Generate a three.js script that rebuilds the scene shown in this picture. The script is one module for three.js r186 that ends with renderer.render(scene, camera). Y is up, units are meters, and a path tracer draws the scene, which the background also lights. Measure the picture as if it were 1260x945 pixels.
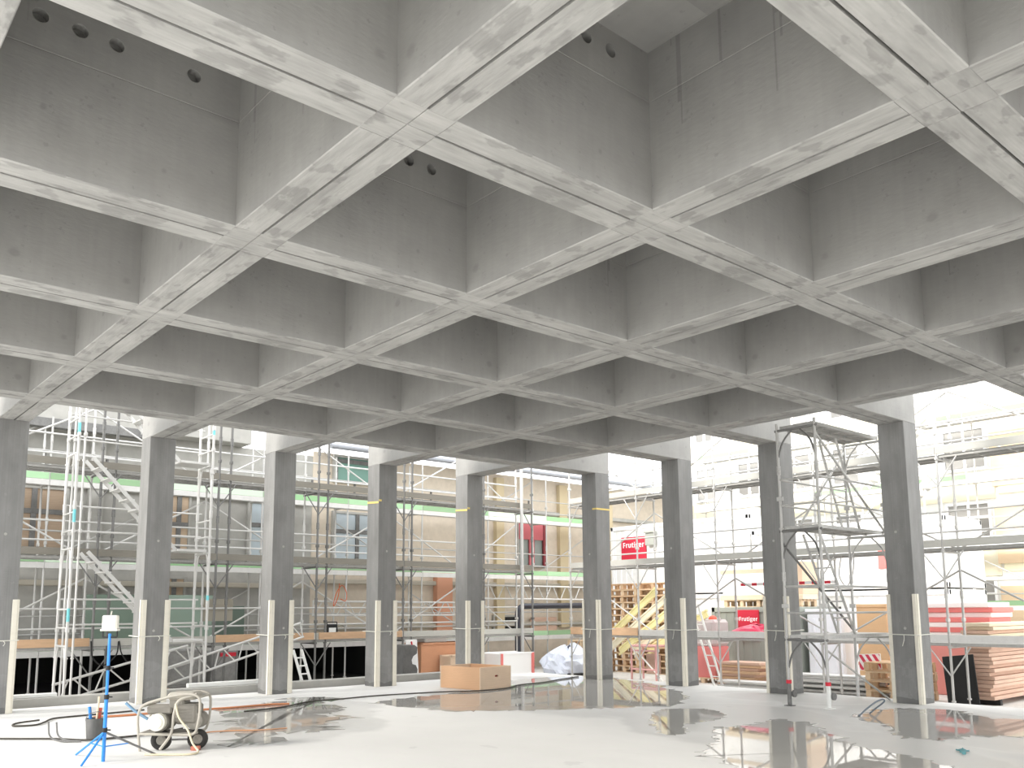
import * as THREE from 'three';
import { mergeGeometries } from 'three/addons/utils/BufferGeometryUtils.js';
import { Brush, Evaluator, SUBTRACTION } from 'three-bvh-csg';

// ---------------------------------------------------------------- camera, sky, exposure
const scene = new THREE.Scene();
const FOCAL = 1071.02, YAW = -0.858675, PITCH = 0.134618, ROLL = -0.0067045;
const camera = new THREE.PerspectiveCamera(2 * Math.atan(472.5 / FOCAL) * 180 / Math.PI, 1260 / 945, 0.05, 200);
camera.position.set(-5.578, 1.634, 4.626);
{
  const fw = new THREE.Vector3(Math.cos(PITCH) * Math.cos(YAW), Math.sin(PITCH), Math.cos(PITCH) * Math.sin(YAW));
  const right = new THREE.Vector3().crossVectors(fw, new THREE.Vector3(0, 1, 0)).normalize();
  const up = new THREE.Vector3().crossVectors(right, fw);
  camera.up.copy(up.multiplyScalar(Math.cos(ROLL)).addScaledVector(right, -Math.sin(ROLL)));
  camera.lookAt(camera.position.clone().add(fw));
}
camera.setViewOffset(1260, 945, 0, -133, 1260, 945);          // the lens is shifted: verticals hardly converge
scene.background = new THREE.Color(0.97, 0.985, 1.0);          // evenly overcast sky
scene.environment = null;
scene.backgroundIntensity = 1.5;
const renderer = new THREE.WebGLRenderer({ antialias: true });
renderer.toneMapping = THREE.LinearToneMapping;
renderer.toneMappingExposure = 2.1;
renderer.shadowMap.enabled = true;
const sun = new THREE.DirectionalLight(0xfffaf2, 1.6);        // sun behind thin cloud, high and behind the left of the camera
sun.position.set(-36, 19.5, -18); sun.target.position.set(2, 0, -5.5);
sun.castShadow = true; sun.shadow.radius = 22; sun.shadow.mapSize.set(2048, 2048);
Object.assign(sun.shadow.camera, { left: -30, right: 30, top: 30, bottom: -30, near: 1, far: 90 });
scene.add(sun, sun.target);

// ---------------------------------------------------------------- helpers
let seed = 7;
const rnd = () => { seed = (seed * 1664525 + 1013904223) >>> 0; return seed / 4294967296; };
const rr = (a, b) => a + (b - a) * rnd();
const V = (x, y, z) => new THREE.Vector3(x, y, z);
const used = {};
function numbered(n) { const k = used[n] = (used[n] ?? -1) + 1; return k ? n + '_' + String(k).padStart(3, '0') : n; }
function tag(o, label, category, group, kind) {
  if (label) o.userData.label = label;
  if (category) o.userData.category = category;
  if (group) o.userData.group = group;
  if (kind) o.userData.kind = kind;
  return o;
}
function shade(o) { o.traverse((m) => { if (m.isMesh) { m.castShadow = true; m.receiveShadow = true; } }); return o; }
function thing(name, label, category, pos = [0, 0, 0], turn = 0, group) {
  const o = new THREE.Group(); o.name = numbered(name);
  o.position.set(...pos); o.rotation.y = turn; scene.add(o);
  return tag(o, label, category, group);
}
function struct(name, pos = [0, 0, 0]) { const o = new THREE.Group(); o.name = numbered(name); o.position.set(...pos); scene.add(o); o.userData.kind = 'structure'; return o; }
function part(parent, name, geo, mat, pos, rot) {
  const m = new THREE.Mesh(geo, mat); m.name = name;
  if (pos) m.position.set(...pos);
  if (rot) m.rotation.set(...rot);
  m.castShadow = m.receiveShadow = true; parent.add(m); return m;
}
function solo(name, label, category, geo, mat, pos, rot, group) { const m = part(scene, numbered(name), geo, mat, pos, rot); return tag(m, label, category, group); }

// uv in metres by the way each face points
function boxUV(g, ox = 0, oy = 0) {
  const p = g.attributes.position, n = g.attributes.normal, uv = new Float32Array(p.count * 2);
  for (let i = 0; i < p.count; i++) {
    const ax = Math.abs(n.getX(i)), ay = Math.abs(n.getY(i)), az = Math.abs(n.getZ(i)), x = p.getX(i), y = p.getY(i), z = p.getZ(i);
    if (ay >= ax && ay >= az) { uv[2 * i] = x + ox; uv[2 * i + 1] = z + oy; }
    else if (ax >= az) { uv[2 * i] = z + ox; uv[2 * i + 1] = y + oy; }
    else { uv[2 * i] = x + ox; uv[2 * i + 1] = y + oy; }
  }
  g.setAttribute('uv', new THREE.BufferAttribute(uv, 2)); return g;
}
// chamfered box, base at y = 0 when b is set
const boxCache = new Map();
function box(w, h, d, c = 0.004, centred = true) {
  const key = [w, h, d, c, centred].map((v) => typeof v === 'number' ? v.toFixed(3) : v).join();
  if (boxCache.has(key)) return boxCache.get(key);
  c = Math.min(c, w / 3, h / 3, d / 3);
  const X = w / 2, Y = h / 2, Z = d / 2, pos = [];
  const q = (a, b, e, f) => pos.push(...a, ...b, ...e, ...a, ...e, ...f), t = (a, b, e) => pos.push(...a, ...b, ...e);
  const P = (sx, sy, sz, ax) => [sx * (X - (ax === 0 ? 0 : c)), sy * (Y - (ax === 1 ? 0 : c)), sz * (Z - (ax === 2 ? 0 : c))];
  for (const s of [1, -1]) {
    const f = (a, b, e, g2) => s > 0 ? q(a, b, e, g2) : q(g2, e, b, a);
    f(P(s, -1, -1, 0), P(s, 1, -1, 0), P(s, 1, 1, 0), P(s, -1, 1, 0));
    f(P(-1, s, -1, 1), P(-1, s, 1, 1), P(1, s, 1, 1), P(1, s, -1, 1));
    f(P(-1, -1, s, 2), P(1, -1, s, 2), P(1, 1, s, 2), P(-1, 1, s, 2));
  }
  for (const a of [1, -1]) for (const b of [1, -1]) {
    const f = (k, l, m, n) => a * b > 0 ? q(k, l, m, n) : q(n, m, l, k);
    f(P(a, b, -1, 0), P(a, b, -1, 1), P(a, b, 1, 1), P(a, b, 1, 0));
    f(P(-1, a, b, 1), P(-1, a, b, 2), P(1, a, b, 2), P(1, a, b, 1));
    f(P(a, -1, b, 2), P(a, -1, b, 0), P(a, 1, b, 0), P(a, 1, b, 2));
    for (const d2 of [1, -1]) { const k = [P(a, b, d2, 0), P(a, b, d2, 1), P(a, b, d2, 2)]; a * b * d2 > 0 ? t(...k) : t(k[2], k[1], k[0]); }
  }
  const g = new THREE.BufferGeometry();
  g.setAttribute('position', new THREE.Float32BufferAttribute(pos, 3));
  if (!centred) g.translate(0, h / 2, 0);
  g.computeVertexNormals(); boxUV(g); boxCache.set(key, g); return g;
}
const at = (g, x = 0, y = 0, z = 0, rx = 0, ry = 0, rz = 0) => g.clone().applyMatrix4(new THREE.Matrix4().compose(V(x, y, z), new THREE.Quaternion().setFromEuler(new THREE.Euler(rx, ry, rz)), V(1, 1, 1)));
const merge = (list) => mergeGeometries(list.map((g) => { const q = g.index ? g.toNonIndexed() : g; for (const k of Object.keys(q.attributes)) if (!['position', 'normal', 'uv'].includes(k)) q.deleteAttribute(k); return q; }));
const cyl = (r, h, n = 12, r2 = r) => new THREE.CylinderGeometry(r2, r, h, n);
const UP = V(0, 1, 0);
function bar(p, q, r, n = 8) {                                   // a straight tube from p to q
  const a = V(...p), b = V(...q), d = b.clone().sub(a), g = cyl(r, d.length(), n);
  g.applyQuaternion(new THREE.Quaternion().setFromUnitVectors(UP, d.normalize())); g.translate((a.x + b.x) / 2, (a.y + b.y) / 2, (a.z + b.z) / 2); return g;
}
const poleCache = new Map();
function pole(parent, name, p, q, r, mat, n = 8) {               // the same as a part, sharing geometry by length
  const a = V(...p), b = V(...q), d = b.clone().sub(a), L = d.length(), key = r + '|' + L.toFixed(2) + '|' + n;
  if (!poleCache.has(key)) poleCache.set(key, cyl(r, +L.toFixed(2), n));
  const m = part(parent, name, poleCache.get(key), mat);
  m.position.copy(a).add(b).multiplyScalar(0.5); m.quaternion.setFromUnitVectors(UP, d.normalize()); return m;
}
function beam(p, q, w, h, c = 0.003) {                           // rectangular bar from p to q, h in the vertical plane
  const a = V(...p), b = V(...q), d = b.clone().sub(a), L = d.length(), z = d.clone().normalize();
  let x = V(0, 1, 0).cross(z); if (x.lengthSq() < 1e-6) x = V(1, 0, 0); x.normalize(); const y = z.clone().cross(x);
  return box(w, h, L, c).clone().applyMatrix4(new THREE.Matrix4().makeBasis(x, y, z).setPosition(a.add(b).multiplyScalar(0.5)));
}
function hose(points, r, n = 90, rs = 7) { return new THREE.TubeGeometry(new THREE.CatmullRomCurve3(points.map((p) => V(...p))), n, r, rs); }
function extrude(pts, depth, bevel = 0) { const g = new THREE.ExtrudeGeometry(new THREE.Shape(pts.map((p) => new THREE.Vector2(...p))), { depth, bevelEnabled: bevel > 0, bevelSize: bevel, bevelThickness: bevel, bevelSegments: 2, curveSegments: 8 }); return g; }

// ---------------------------------------------------------------- textures
function lattice(period, sd) {
  const n = period * period, t = new Float32Array(n); let s = sd * 2654435761 >>> 0;
  for (let i = 0; i < n; i++) { s = (s * 1664525 + 1013904223) >>> 0; t[i] = s / 4294967296; }
  return (x, y) => {
    let xi = Math.floor(x), yi = Math.floor(y); let fx = x - xi, fy = y - yi; fx = fx * fx * (3 - 2 * fx); fy = fy * fy * (3 - 2 * fy);
    xi = ((xi % period) + period) % period; yi = ((yi % period) + period) % period; const x1 = (xi + 1) % period, y1 = (yi + 1) % period;
    const a = t[yi * period + xi], b = t[yi * period + x1], c = t[y1 * period + xi], d = t[y1 * period + x1];
    return a + (b - a) * fx + (c - a) * fy + (a - b - c + d) * fx * fy;
  };
}
function fbm(base, oct, sd) {                                     // tileable on the unit square, 0..1
  const L = []; for (let o = 0; o < oct; o++) L.push(lattice(base << o, sd + o * 17));
  return (u, v) => { let s = 0, a = 0.5, t = 0; for (let o = 0; o < oct; o++) { const k = base << o; s += a * L[o](u * k, v * k); t += a; a *= 0.55; } return s / t; };
}
const srgb = (v) => { v = v < 0 ? 0 : v > 1 ? 1 : v; return 255 * (v <= 0.0031308 ? 12.92 * v : 1.055 * Math.pow(v, 1 / 2.4) - 0.055); };
function texture(w, h, fn, color = true) {                        // fn(u, v) -> [r, g, b] linear (or grey 0..1)
  const d = new Uint8Array(w * h * 4);
  for (let y = 0, i = 0; y < h; y++) for (let x = 0; x < w; x++, i += 4) {
    const c = fn((x + 0.5) / w, (y + 0.5) / h);
    if (color) { d[i] = srgb(c[0]); d[i + 1] = srgb(c[1]); d[i + 2] = srgb(c[2]); } else d[i] = d[i + 1] = d[i + 2] = Math.max(0, Math.min(255, c * 255));
    d[i + 3] = 255;
  }
  const t = new THREE.DataTexture(d, w, h); t.magFilter = THREE.LinearFilter; t.minFilter = THREE.LinearMipmapLinearFilter; t.generateMipmaps = true;
  t.wrapS = t.wrapT = THREE.RepeatWrapping; if (color) t.colorSpace = THREE.SRGBColorSpace; t.needsUpdate = true; return t;
}
const sm = (a, b, x) => { x = (x - a) / (b - a); x = x < 0 ? 0 : x > 1 ? 1 : x; return x * x * (3 - 2 * x); };
const std = (o) => new THREE.MeshStandardMaterial(o);
const flat = (hex, rough = 0.7, metal = 0) => std({ color: hex, roughness: rough, metalness: metal });

// concrete of the rib faces: 5 m x 1.5 m; v is the height above the soffit
const N1 = fbm(3, 6, 11), N2 = fbm(5, 5, 23), N3 = fbm(24, 4, 31), N4 = fbm(8, 5, 43), streakL = lattice(256, 5), streakL2 = lattice(90, 9);
const ribSideMap = texture(2048, 384, (u, v) => {               // 10 m x 1.5 m
  const U = u * 2;
  const w = v * 0.3; let k = 0.362 + 0.12 * (N1(U % 1, w) - 0.5) + 0.12 * (N2(U % 1, w) - 0.5) + 0.09 * (N4(U % 1, w) - 0.5) + 0.03 * (N3(U % 1, w) - 0.5);
  k += 0.018 * (streakL(u * 256, v * 3) - 0.5) + 0.008 * (streakL2(u * 16, v * 45) - 0.5);
  const y = v * 1.5, x = u * 10, heavy = x > 7.5, run = streakL(u * 250 % 256, 3.3), foot = 1.45 - (heavy ? 1.0 : 0.45) * streakL2(Math.floor(u * 250) * 1.37 % 90, 7.1);
  if (run > (heavy ? 0.72 : 0.9) && y > foot) k *= heavy ? 0.80 : 0.90;                                     // old drip marks, each with its own length
  const band = Math.abs(y - 0.935); if (band < 0.05) k *= 1 - 0.12 * (1 - band / 0.05) * sm(0.5, 0.62, N4(u, 0.4));            // grout leak along the pour joint
  const xl = x % 2.5; for (const [sx, sy, sr] of x < 2.5 ? [[0.84, 0.26, 0.05], [1.9, 0.24, 0.055]] : x < 5 ? [[1.86, 0.22, 0.05]] : x < 7.5 ? [[0.5, 0.5, 0.03], [1.4, 0.3, 0.03]] : []) { const d = Math.hypot(xl - sx - 0.1 * (N4(Math.floor(x / 2.5) / 4, 0.2) - 0.5), y - sy) / sr + 1.2 * (N3(U % 1, v) - 0.5); if (d < 1.2) k *= 1 - 0.16 * sm(1.2, 0.3, d); }   // filled tie holes, stained
  const pore = N3(u * 6 % 1, v * 0.9); if (pore > 0.78) k *= 0.88;
  return [k, k * 0.985, k * 0.945];
});
const ribBump = texture(512, 256, (u, v) => 0.5 + 0.5 * (N3(u * 2 % 1, v * 2 % 1) - 0.5) + 0.3 * (N2(u, v) - 0.5), false);
const M1 = fbm(4, 6, 71), M2 = fbm(16, 4, 77);
const ribBottomMap = texture(1024, 256, (u, v) => {              // 4 m x 1 m, patchy along the rib
  let k = 0.375 + 0.18 * (M1(u, v) - 0.5) + 0.16 * (M2(u, v) - 0.5) + 0.06 * (streakL2(u * 9, v * 90) - 0.5);
  const p = N4(u * 2 % 1, v); if (p > 0.57) k *= 1 - 0.22 * sm(0.55, 0.66, p);
  return [k, k * 0.985, k * 0.945];
});
const metres = (t, w, h) => { t.repeat.set(1 / w, 1 / h); return t; };
metres(ribSideMap, 10, 1.5); metres(ribBump, 2.5, 0.75); metres(ribBottomMap, 4, 1);
const ribSide = std({ map: ribSideMap, bumpMap: ribBump, bumpScale: 0.002, roughness: 0.82 });
const ribBottom = std({ map: ribBottomMap, bumpMap: ribBump, bumpScale: 0.004, roughness: 0.85 });
const C1 = fbm(3, 6, 101), C2 = fbm(14, 4, 107);
const columnMap = metres(texture(512, 1024, (u, v) => {           // 2 m x 5 m, v is the height above the floor
  const y = v * 5; let k = 0.215 + 0.13 * (C1(u, v) - 0.5) + 0.07 * (C2(u, v) - 0.5) + 0.03 * (streakL(u * 200, v * 3) - 0.5);
  const edge = 0.04 + 0.09 * C2(u, 0.3); if (y < edge) k *= 0.72;                                            // damp foot
  const pale = 0.35 + 0.5 * C1(u * 2 % 1, 0.7); if (y > edge && y < pale && C2(u, v * 2 % 1) > 0.47) k *= 1.10;   // ragged lime bloom
  if (C2(u * 2 % 1, v * 3 % 1) > 0.80) k *= 1.12;
  return [k, k * 0.99, k * 0.96];
}), 2, 5);
const columnMat = std({ map: columnMap, bumpMap: ribBump, bumpScale: 0.003, roughness: 0.7 });

// floor: 24 m x 30 m from (-9, -12.6)
const FX = -9, FZ = -12.62, FW = 19.15, FD = 28;
const F1 = fbm(6, 7, 131), F2 = fbm(40, 4, 137), F3 = fbm(3, 6, 139), F4 = fbm(18, 5, 149);
const damp = (x, z) => {                                         // how wet the slab is: round the pools, more to the right
  let d = 0; const blob = (cx, cz, rx, rz, ang = 0.86) => { const dx = x - cx, dz = z - cz, c = Math.cos(ang), s = Math.sin(ang), a = (dx * c - dz * s) / rx, b = (dx * s + dz * c) / rz; d = Math.max(d, 1.35 - Math.hypot(a, b)); };
  blob(7.2, -8.2, 4.2, 3.2); blob(6.0, -3.2, 2.9, 1.9); blob(7.2, -0.6, 3.4, 2.0); blob(0.8, -8.4, 2.6, 1.7); blob(4.9, -9.3, 2.0, 0.8); blob(4.3, -0.3, 2.4, 1.6); blob(9.3, -4.5, 2.0, 3.0); return d;
};
const floorMap = texture(2048, 2048, (u, v) => {
  const x = FX + u * FW, z = FZ + v * FD;
  let k = 0.72 + 0.06 * (F1(u, v) - 0.5) + 0.05 * (F2(u, v) - 0.5);
  const w = damp(x, z) + 1.1 * (F3(u, v) - 0.5) + 0.5 * (F4(u, v) - 0.5), t = sm(0.28, 0.42, w);
  k *= 1 - 0.17 * t - 0.10 * sm(0.62, 0.7, w);
  if (F4(u * 3 % 1, v * 3 % 1) > 0.80) k *= 0.9;
  return [k, k * 0.985, k * 0.95];
});
const floorMat = std({ map: floorMap, roughnessMap: texture(1024, 1024, (u, v) => {
  const w = damp(FX + u * FW, FZ + v * FD) + 1.1 * (F3(u, v) - 0.5) + 0.5 * (F4(u, v) - 0.5); return 0.8 - 0.42 * sm(0.3, 0.7, w);
}, false), roughness: 1 });
const water = new THREE.MeshPhysicalMaterial({ color: new THREE.Color(0.40, 0.39, 0.365), roughness: 0.025, ior: 1.36 });

// wood, boards, metals
const W1 = fbm(4, 5, 211), W2 = lattice(128, 213);
const woodFn = (r, g, b, c) => (u, v) => { const w = W1(u, v), ring = 0.5 + 0.5 * Math.sin((v * 40 + 3 * w + 0.6 * W2(u * 3, v * 64)) * 6.283); const k = 1 + c * (0.5 * (ring - 0.5) + (w - 0.5)); return [r * k, g * k, b * k]; };
const plankMat = std({ map: metres(texture(512, 256, woodFn(0.55, 0.36, 0.22, 0.45)), 2, 0.5), roughness: 0.75 });
const paleWood = std({ map: metres(texture(512, 256, woodFn(0.72, 0.60, 0.44, 0.22)), 2, 0.5), roughness: 0.75 });
const plyMat = std({ map: metres(texture(512, 256, woodFn(0.66, 0.50, 0.36, 0.14)), 1.6, 1.0), roughness: 0.7 });
const battenMat = std({ map: metres(texture(256, 128, woodFn(0.74, 0.70, 0.60, 0.12)), 1, 0.3), roughness: 0.8 });
const redWood = std({ map: metres(texture(512, 256, woodFn(0.62, 0.42, 0.32, 0.4)), 2, 0.5), roughness: 0.75 });
const greyTex = (a, c, sd) => { const n = fbm(6, 5, sd), m = fbm(30, 3, sd + 5); return texture(256, 256, (u, v) => { const k = a * (1 + c * (n(u, v) - 0.5) + 0.5 * c * (m(u, v) - 0.5)); return [k, k * 0.985, k * 0.95]; }); };
const galv = std({ map: greyTex(0.52, 0.4, 301), roughness: 0.5, metalness: 0.35 });
const oldSteel = std({ map: greyTex(0.20, 0.6, 311), roughness: 0.6, metalness: 0.25 });
const alu = std({ map: greyTex(0.66, 0.15, 321), roughness: 0.45, metalness: 0.15 });
const deckSteel = std({ map: greyTex(0.44, 0.4, 331), roughness: 0.6, metalness: 0.3 });
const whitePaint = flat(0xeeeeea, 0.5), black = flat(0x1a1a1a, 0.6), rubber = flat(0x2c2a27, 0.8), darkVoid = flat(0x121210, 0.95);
const red = flat(0xd8283c, 0.5), paleRed = flat(0xe57f7a, 0.6), pinkSheet = flat(0xdf2f58, 0.35), greenBoard = flat(0x93b68c, 0.6), blue = flat(0x2f86d8, 0.4), orange = flat(0xe0703a, 0.55);
const cream = flat(0xf0e8d0, 0.8), yellowWall = flat(0xf7f0d2, 0.8), whiteWall = flat(0xf2f2ee, 0.8), yellow = flat(0xf5eaae, 0.6);
const facadeMat = (() => { const n = fbm(5, 6, 401), m = fbm(40, 3, 409); return std({ map: metres(texture(512, 512, (u, v) => { const k = 1 + 0.25 * (n(u, v) - 0.5) + 0.15 * (m(u, v) - 0.5); return [0.50 * k, 0.46 * k, 0.39 * k]; }), 4, 4), roughness: 0.9 }); })();
const blockMat = (() => { const n = fbm(9, 5, 421); return std({ map: metres(texture(256, 256, (u, v) => { const k = 1 + 0.3 * (n(u, v) - 0.5); return [0.42 * k, 0.41 * k, 0.38 * k]; }), 2, 2), roughness: 0.9 }); })();
const gravelMat = (() => { const n = fbm(6, 6, 431), m = fbm(64, 3, 433); return std({ map: metres(texture(1024, 1024, (u, v) => { const k = 1 + 0.25 * (n(u, v) - 0.5) + 0.3 * (m(u, v) - 0.5); return [0.66 * k, 0.64 * k, 0.60 * k]; }), 6, 6), roughness: 0.95 }); })();

// ---------------------------------------------------------------- the setting: floor, ground, coffered ceiling, columns
const P = 2.5, HB = 0.2375, H = 4.9, DEP = 1.4, I0 = -2, I1 = 3, J0 = -5, J1 = 4;
{
  const floor = struct('floor');
  const g = box(FW, 0.5, FD, 0.01).clone(); const p = g.attributes.position, uv = g.attributes.uv;
  for (let i = 0; i < p.count; i++) uv.setXY(i, p.getX(i) / FW + 0.5, p.getZ(i) / FD + 0.5);
  part(floor, 'slab', g, floorMat, [FX + FW / 2, -0.25, FZ + FD / 2]);
  const ground = struct('ground');
  part(ground, 'yard_surface', box(120, 0.3, 120, 0.01), gravelMat, [10, -0.5, -6]);
}
// a rib: profile swept along z from 0 to L; the soffit hangs at y = 0 with a groove in the middle
function ribGeo(L, off, along = 0) {
  const g = 0.012, gd = 0.07, c = 0.008;
  const prof = [[-HB, DEP, 0], [-HB, 0.956, 0], [-HB + 0.004, 0.952, 0], [-HB + 0.004, 0.946, 0], [-HB, 0.942, 0], [-HB, c, 0], [-HB + c, 0, 1], [-g, 0, 1], [-g, gd, 1], [g, gd, 1], [g, 0, 1], [HB - c, 0, 1], [HB, c, 0], [HB, 0.942, 0], [HB - 0.004, 0.946, 0], [HB - 0.004, 0.952, 0], [HB, 0.956, 0], [HB, DEP, 0], [-HB, DEP, 0]];
  const acc = [[], []], uva = [[], []];
  for (let i = 0; i + 1 < prof.length; i++) {
    const [x0, y0] = prof[i], [x1, y1, m1] = prof[i + 1], mat = (m1 || prof[i][2]) && Math.abs(y1) < 0.06 && Math.abs(y0) < 0.06 ? 1 : 0;
    acc[mat].push(x0, y0, 0, x1, y1, 0, x1, y1, L, x0, y0, 0, x1, y1, L, x0, y0, L);
    const U = (x, y, s) => mat ? [s + along + off * 0.37, x + off * 0.61] : [s + along + off + (x < 0 ? 0 : 2.5), y];
    uva[mat].push(...U(x0, y0, 0), ...U(x1, y1, 0), ...U(x1, y1, L), ...U(x0, y0, 0), ...U(x1, y1, L), ...U(x0, y0, L));
  }
  for (const [z, s] of [[0, -1], [L, 1]]) {                      // end faces
    const q = (a) => { acc[0].push(...(s > 0 ? a : [a[0], a[2], a[1], a[3], a[5], a[4]]).flatMap((k) => [...k, z])); };
    const f = (x0, x1, y0, y1) => { const A = [x0, y0], B = [x1, y0], C = [x1, y1], D = [x0, y1]; q([A, B, C, A, C, D]); for (const k of s > 0 ? [A, B, C, A, C, D] : [A, C, B, A, D, C]) uva[0].push(k[0] + off, k[1]); };
    f(-HB + c, -g, 0, gd); f(g, HB - c, 0, gd); f(-HB, HB, gd, DEP);
  }
  const geo = new THREE.BufferGeometry(), n0 = acc[0].length / 3, n1 = acc[1].length / 3;
  geo.setAttribute('position', new THREE.Float32BufferAttribute([...acc[0], ...acc[1]], 3));
  geo.setAttribute('uv', new THREE.Float32BufferAttribute([...uva[0], ...uva[1]], 2));
  geo.addGroup(0, n0, 0); geo.addGroup(n0, n1, 1); geo.computeVertexNormals(); return geo;
}
const ribMats = [ribSide, ribBottom];
const ceiling = struct('ceiling', [0, H, 0]);
const LEN = P - 2 * HB, ev = new Evaluator();
function drill(geo, holes) {                                     // bore the service holes through one rib
  let b = new Brush(geo, ribMats); b.updateMatrixWorld();
  for (const [x, y, z] of holes) { const c = new Brush(at(cyl(0.058, 0.16, 20), x, y, z, 0, 0, Math.PI / 2), [ribSide, ribSide, ribSide]); c.geometry.clearGroups(); c.geometry.addGroup(0, c.geometry.index ? c.geometry.index.count : c.geometry.attributes.position.count, 0); c.updateMatrixWorld(); b = ev.evaluate(b, c, SUBTRACTION); }
  return b;
}
const boredHoles = { '-2,1': [0.45, 0.73, 1.0, 1.62], '-1,0': [1.28, 1.56], '-1,1': [1.29, 1.57], '0,0': [1.05], '1,-1': [1.4] };
const crossGeo = (() => {                                        // the crossing of two ribs: four quarters and a fine crack between them
  const list = [], w = HB - 0.0025; for (const a of [-1, 1]) for (const b of [-1, 1]) list.push(at(box(w, 0.1, w, 0.004), a * (HB / 2 + 0.00125), 0.05, b * (HB / 2 + 0.00125)));
  const low = boxUV(merge(list)), top = boxUV(at(box(2 * HB, DEP - 0.015, 2 * HB, 0.004), 0, 0.015 + (DEP - 0.015) / 2, 0)); return [low, top];
})();
const crossVar = [0, 1, 2, 3].map((k) => { const a = crossGeo[0].clone(), b = crossGeo[1].clone(); for (const g of [a, b]) { const uv = g.attributes.uv; for (let i = 0; i < uv.count; i++) uv.setXY(i, uv.getX(i) + k * 0.77, uv.getY(i) + k * 0.41); } const m = mergeGeometries([b, a], true); return m; });
for (let j = J0; j <= J1; j++) for (let i = I0; i <= I1; i++) {
  part(ceiling, 'rib_crossing', crossVar[Math.floor(rnd() * 4)], ribMats, [i * P, 0, -j * P]);
  if (i < I1) {                                                   // rib running along x
    const hs = boredHoles[i + ',' + j], off = 2.5 * Math.floor(rnd() * 4); let geo = ribGeo(LEN, off);
    if (hs) {
      const b = drill(geo, hs.map((s) => [-HB, 1.22, s]));
      const m = part(ceiling, 'rib', b.geometry, b.material, [i * P + HB, 0, -j * P], [0, Math.PI / 2, 0]); m.name = 'rib';
      m.rotation.y = Math.PI / 2;
    } else part(ceiling, 'rib', geo, ribMats, [i * P + HB, 0, -j * P], [0, Math.PI / 2, 0]);
  }
  if (j < J1) part(ceiling, 'rib', ribGeo(LEN, 2.5 * (i === 0 && j === -1 ? 2 : Math.floor(rnd() * 4))), ribMats, [i * P, 0, -j * P - HB], [0, Math.PI, 0]);
  if (i < I1 && j < J1) part(ceiling, 'coffer_slab', boxUV(box(P, 0.22, P, 0.004).clone(), rr(0, 4), rr(0, 4)), ribSide, [(i + 0.5) * P, DEP + 0.11, -(j + 0.5) * P]);
  if (j === J1) part(ceiling, 'rib_end', ribGeo(12.375 - 10.2375, rr(0, 9)), ribMats, [i * P, 0, -10.2375], [0, Math.PI, 0]);
  if (i === I1) part(ceiling, 'rib_end', ribGeo(9.975 - 7.7375, rr(0, 9)), ribMats, [7.7375, 0, -j * P], [0, Math.PI / 2, 0]);
}
const colNames = [];
function column(x, z, label) {
  const g = boxUV(box(2 * HB, H, 2 * HB, 0.006, false).clone(), rr(0, 2), 0);
  const c = thing('concrete_column', label, 'column', [x, 0, z], 0, 'concrete columns round the hall'); part(c, 'shaft', g, columnMat); return c;
}
const leftRow = [
  [-2, 'first'], [-1, 'grey concrete column at the edge, furthest from the plywood crate', 'the first column of the shaded row'],
  [0, 'grey concrete column rising behind the wheeled slab machine', 'the column behind the wheeled machine'],
  [1, 'grey concrete column with a ragged pool of water at its foot and the white ladder behind', 'the column beside the white ladder'],
  [2, 'grey concrete column between the white ladder and the dark carved stone', 'the column beside the carved stone'],
  [3, 'grey concrete column rising directly behind the plywood crate', 'the column behind the plywood crate']];
const rightRow = [
  [4, 'grey concrete column with yellow tape, standing in the long pool right of the crate', 'the column in the long pool'],
  [3, 'grey concrete column between the stacked pallets and the red bulk bag', 'the column beside the red bulk bag'],
  [2, 'grey concrete column half hidden by the rolling scaffold tower', 'the column behind the rolling tower'],
  [1, 'grey concrete column beside the leaning black board, widest in view', 'the column beside the black board']];
const COLS = [];
for (const [i, l, w] of leftRow) if (i > -2) { column(i * P, -12.1375, l); COLS.push({ x: i * P, z: -12.1375, row: 0, w }); }
for (const [j, l, w] of rightRow) { column(9.7375, -j * P, l); COLS.push({ x: 9.7375, z: -j * P, row: 1, w }); }


for (const [x, z] of [[9.7375, 0], [9.7375, 2.5], [9.7375, 5], [-5, -12.1375]]) { const c = struct('pillar', [x, 0, z]); part(c, 'shaft', boxUV(box(2 * HB, H, 2 * HB, 0.006, false).clone(), rr(0, 2), 0), columnMat); }   // the row goes on beside the frame

// ---------------------------------------------------------------- further objects
const GY = -0.35;                                                 // the yard lies a little lower than the slab
{
  const k = struct('trim'); part(k, 'kerb', boxUV(box(13.4, 0.2, 0.3, 0.012, false).clone(), 0.4, 0.2), blockMat, [2.2, -0.05, -12.84]);
}
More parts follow.
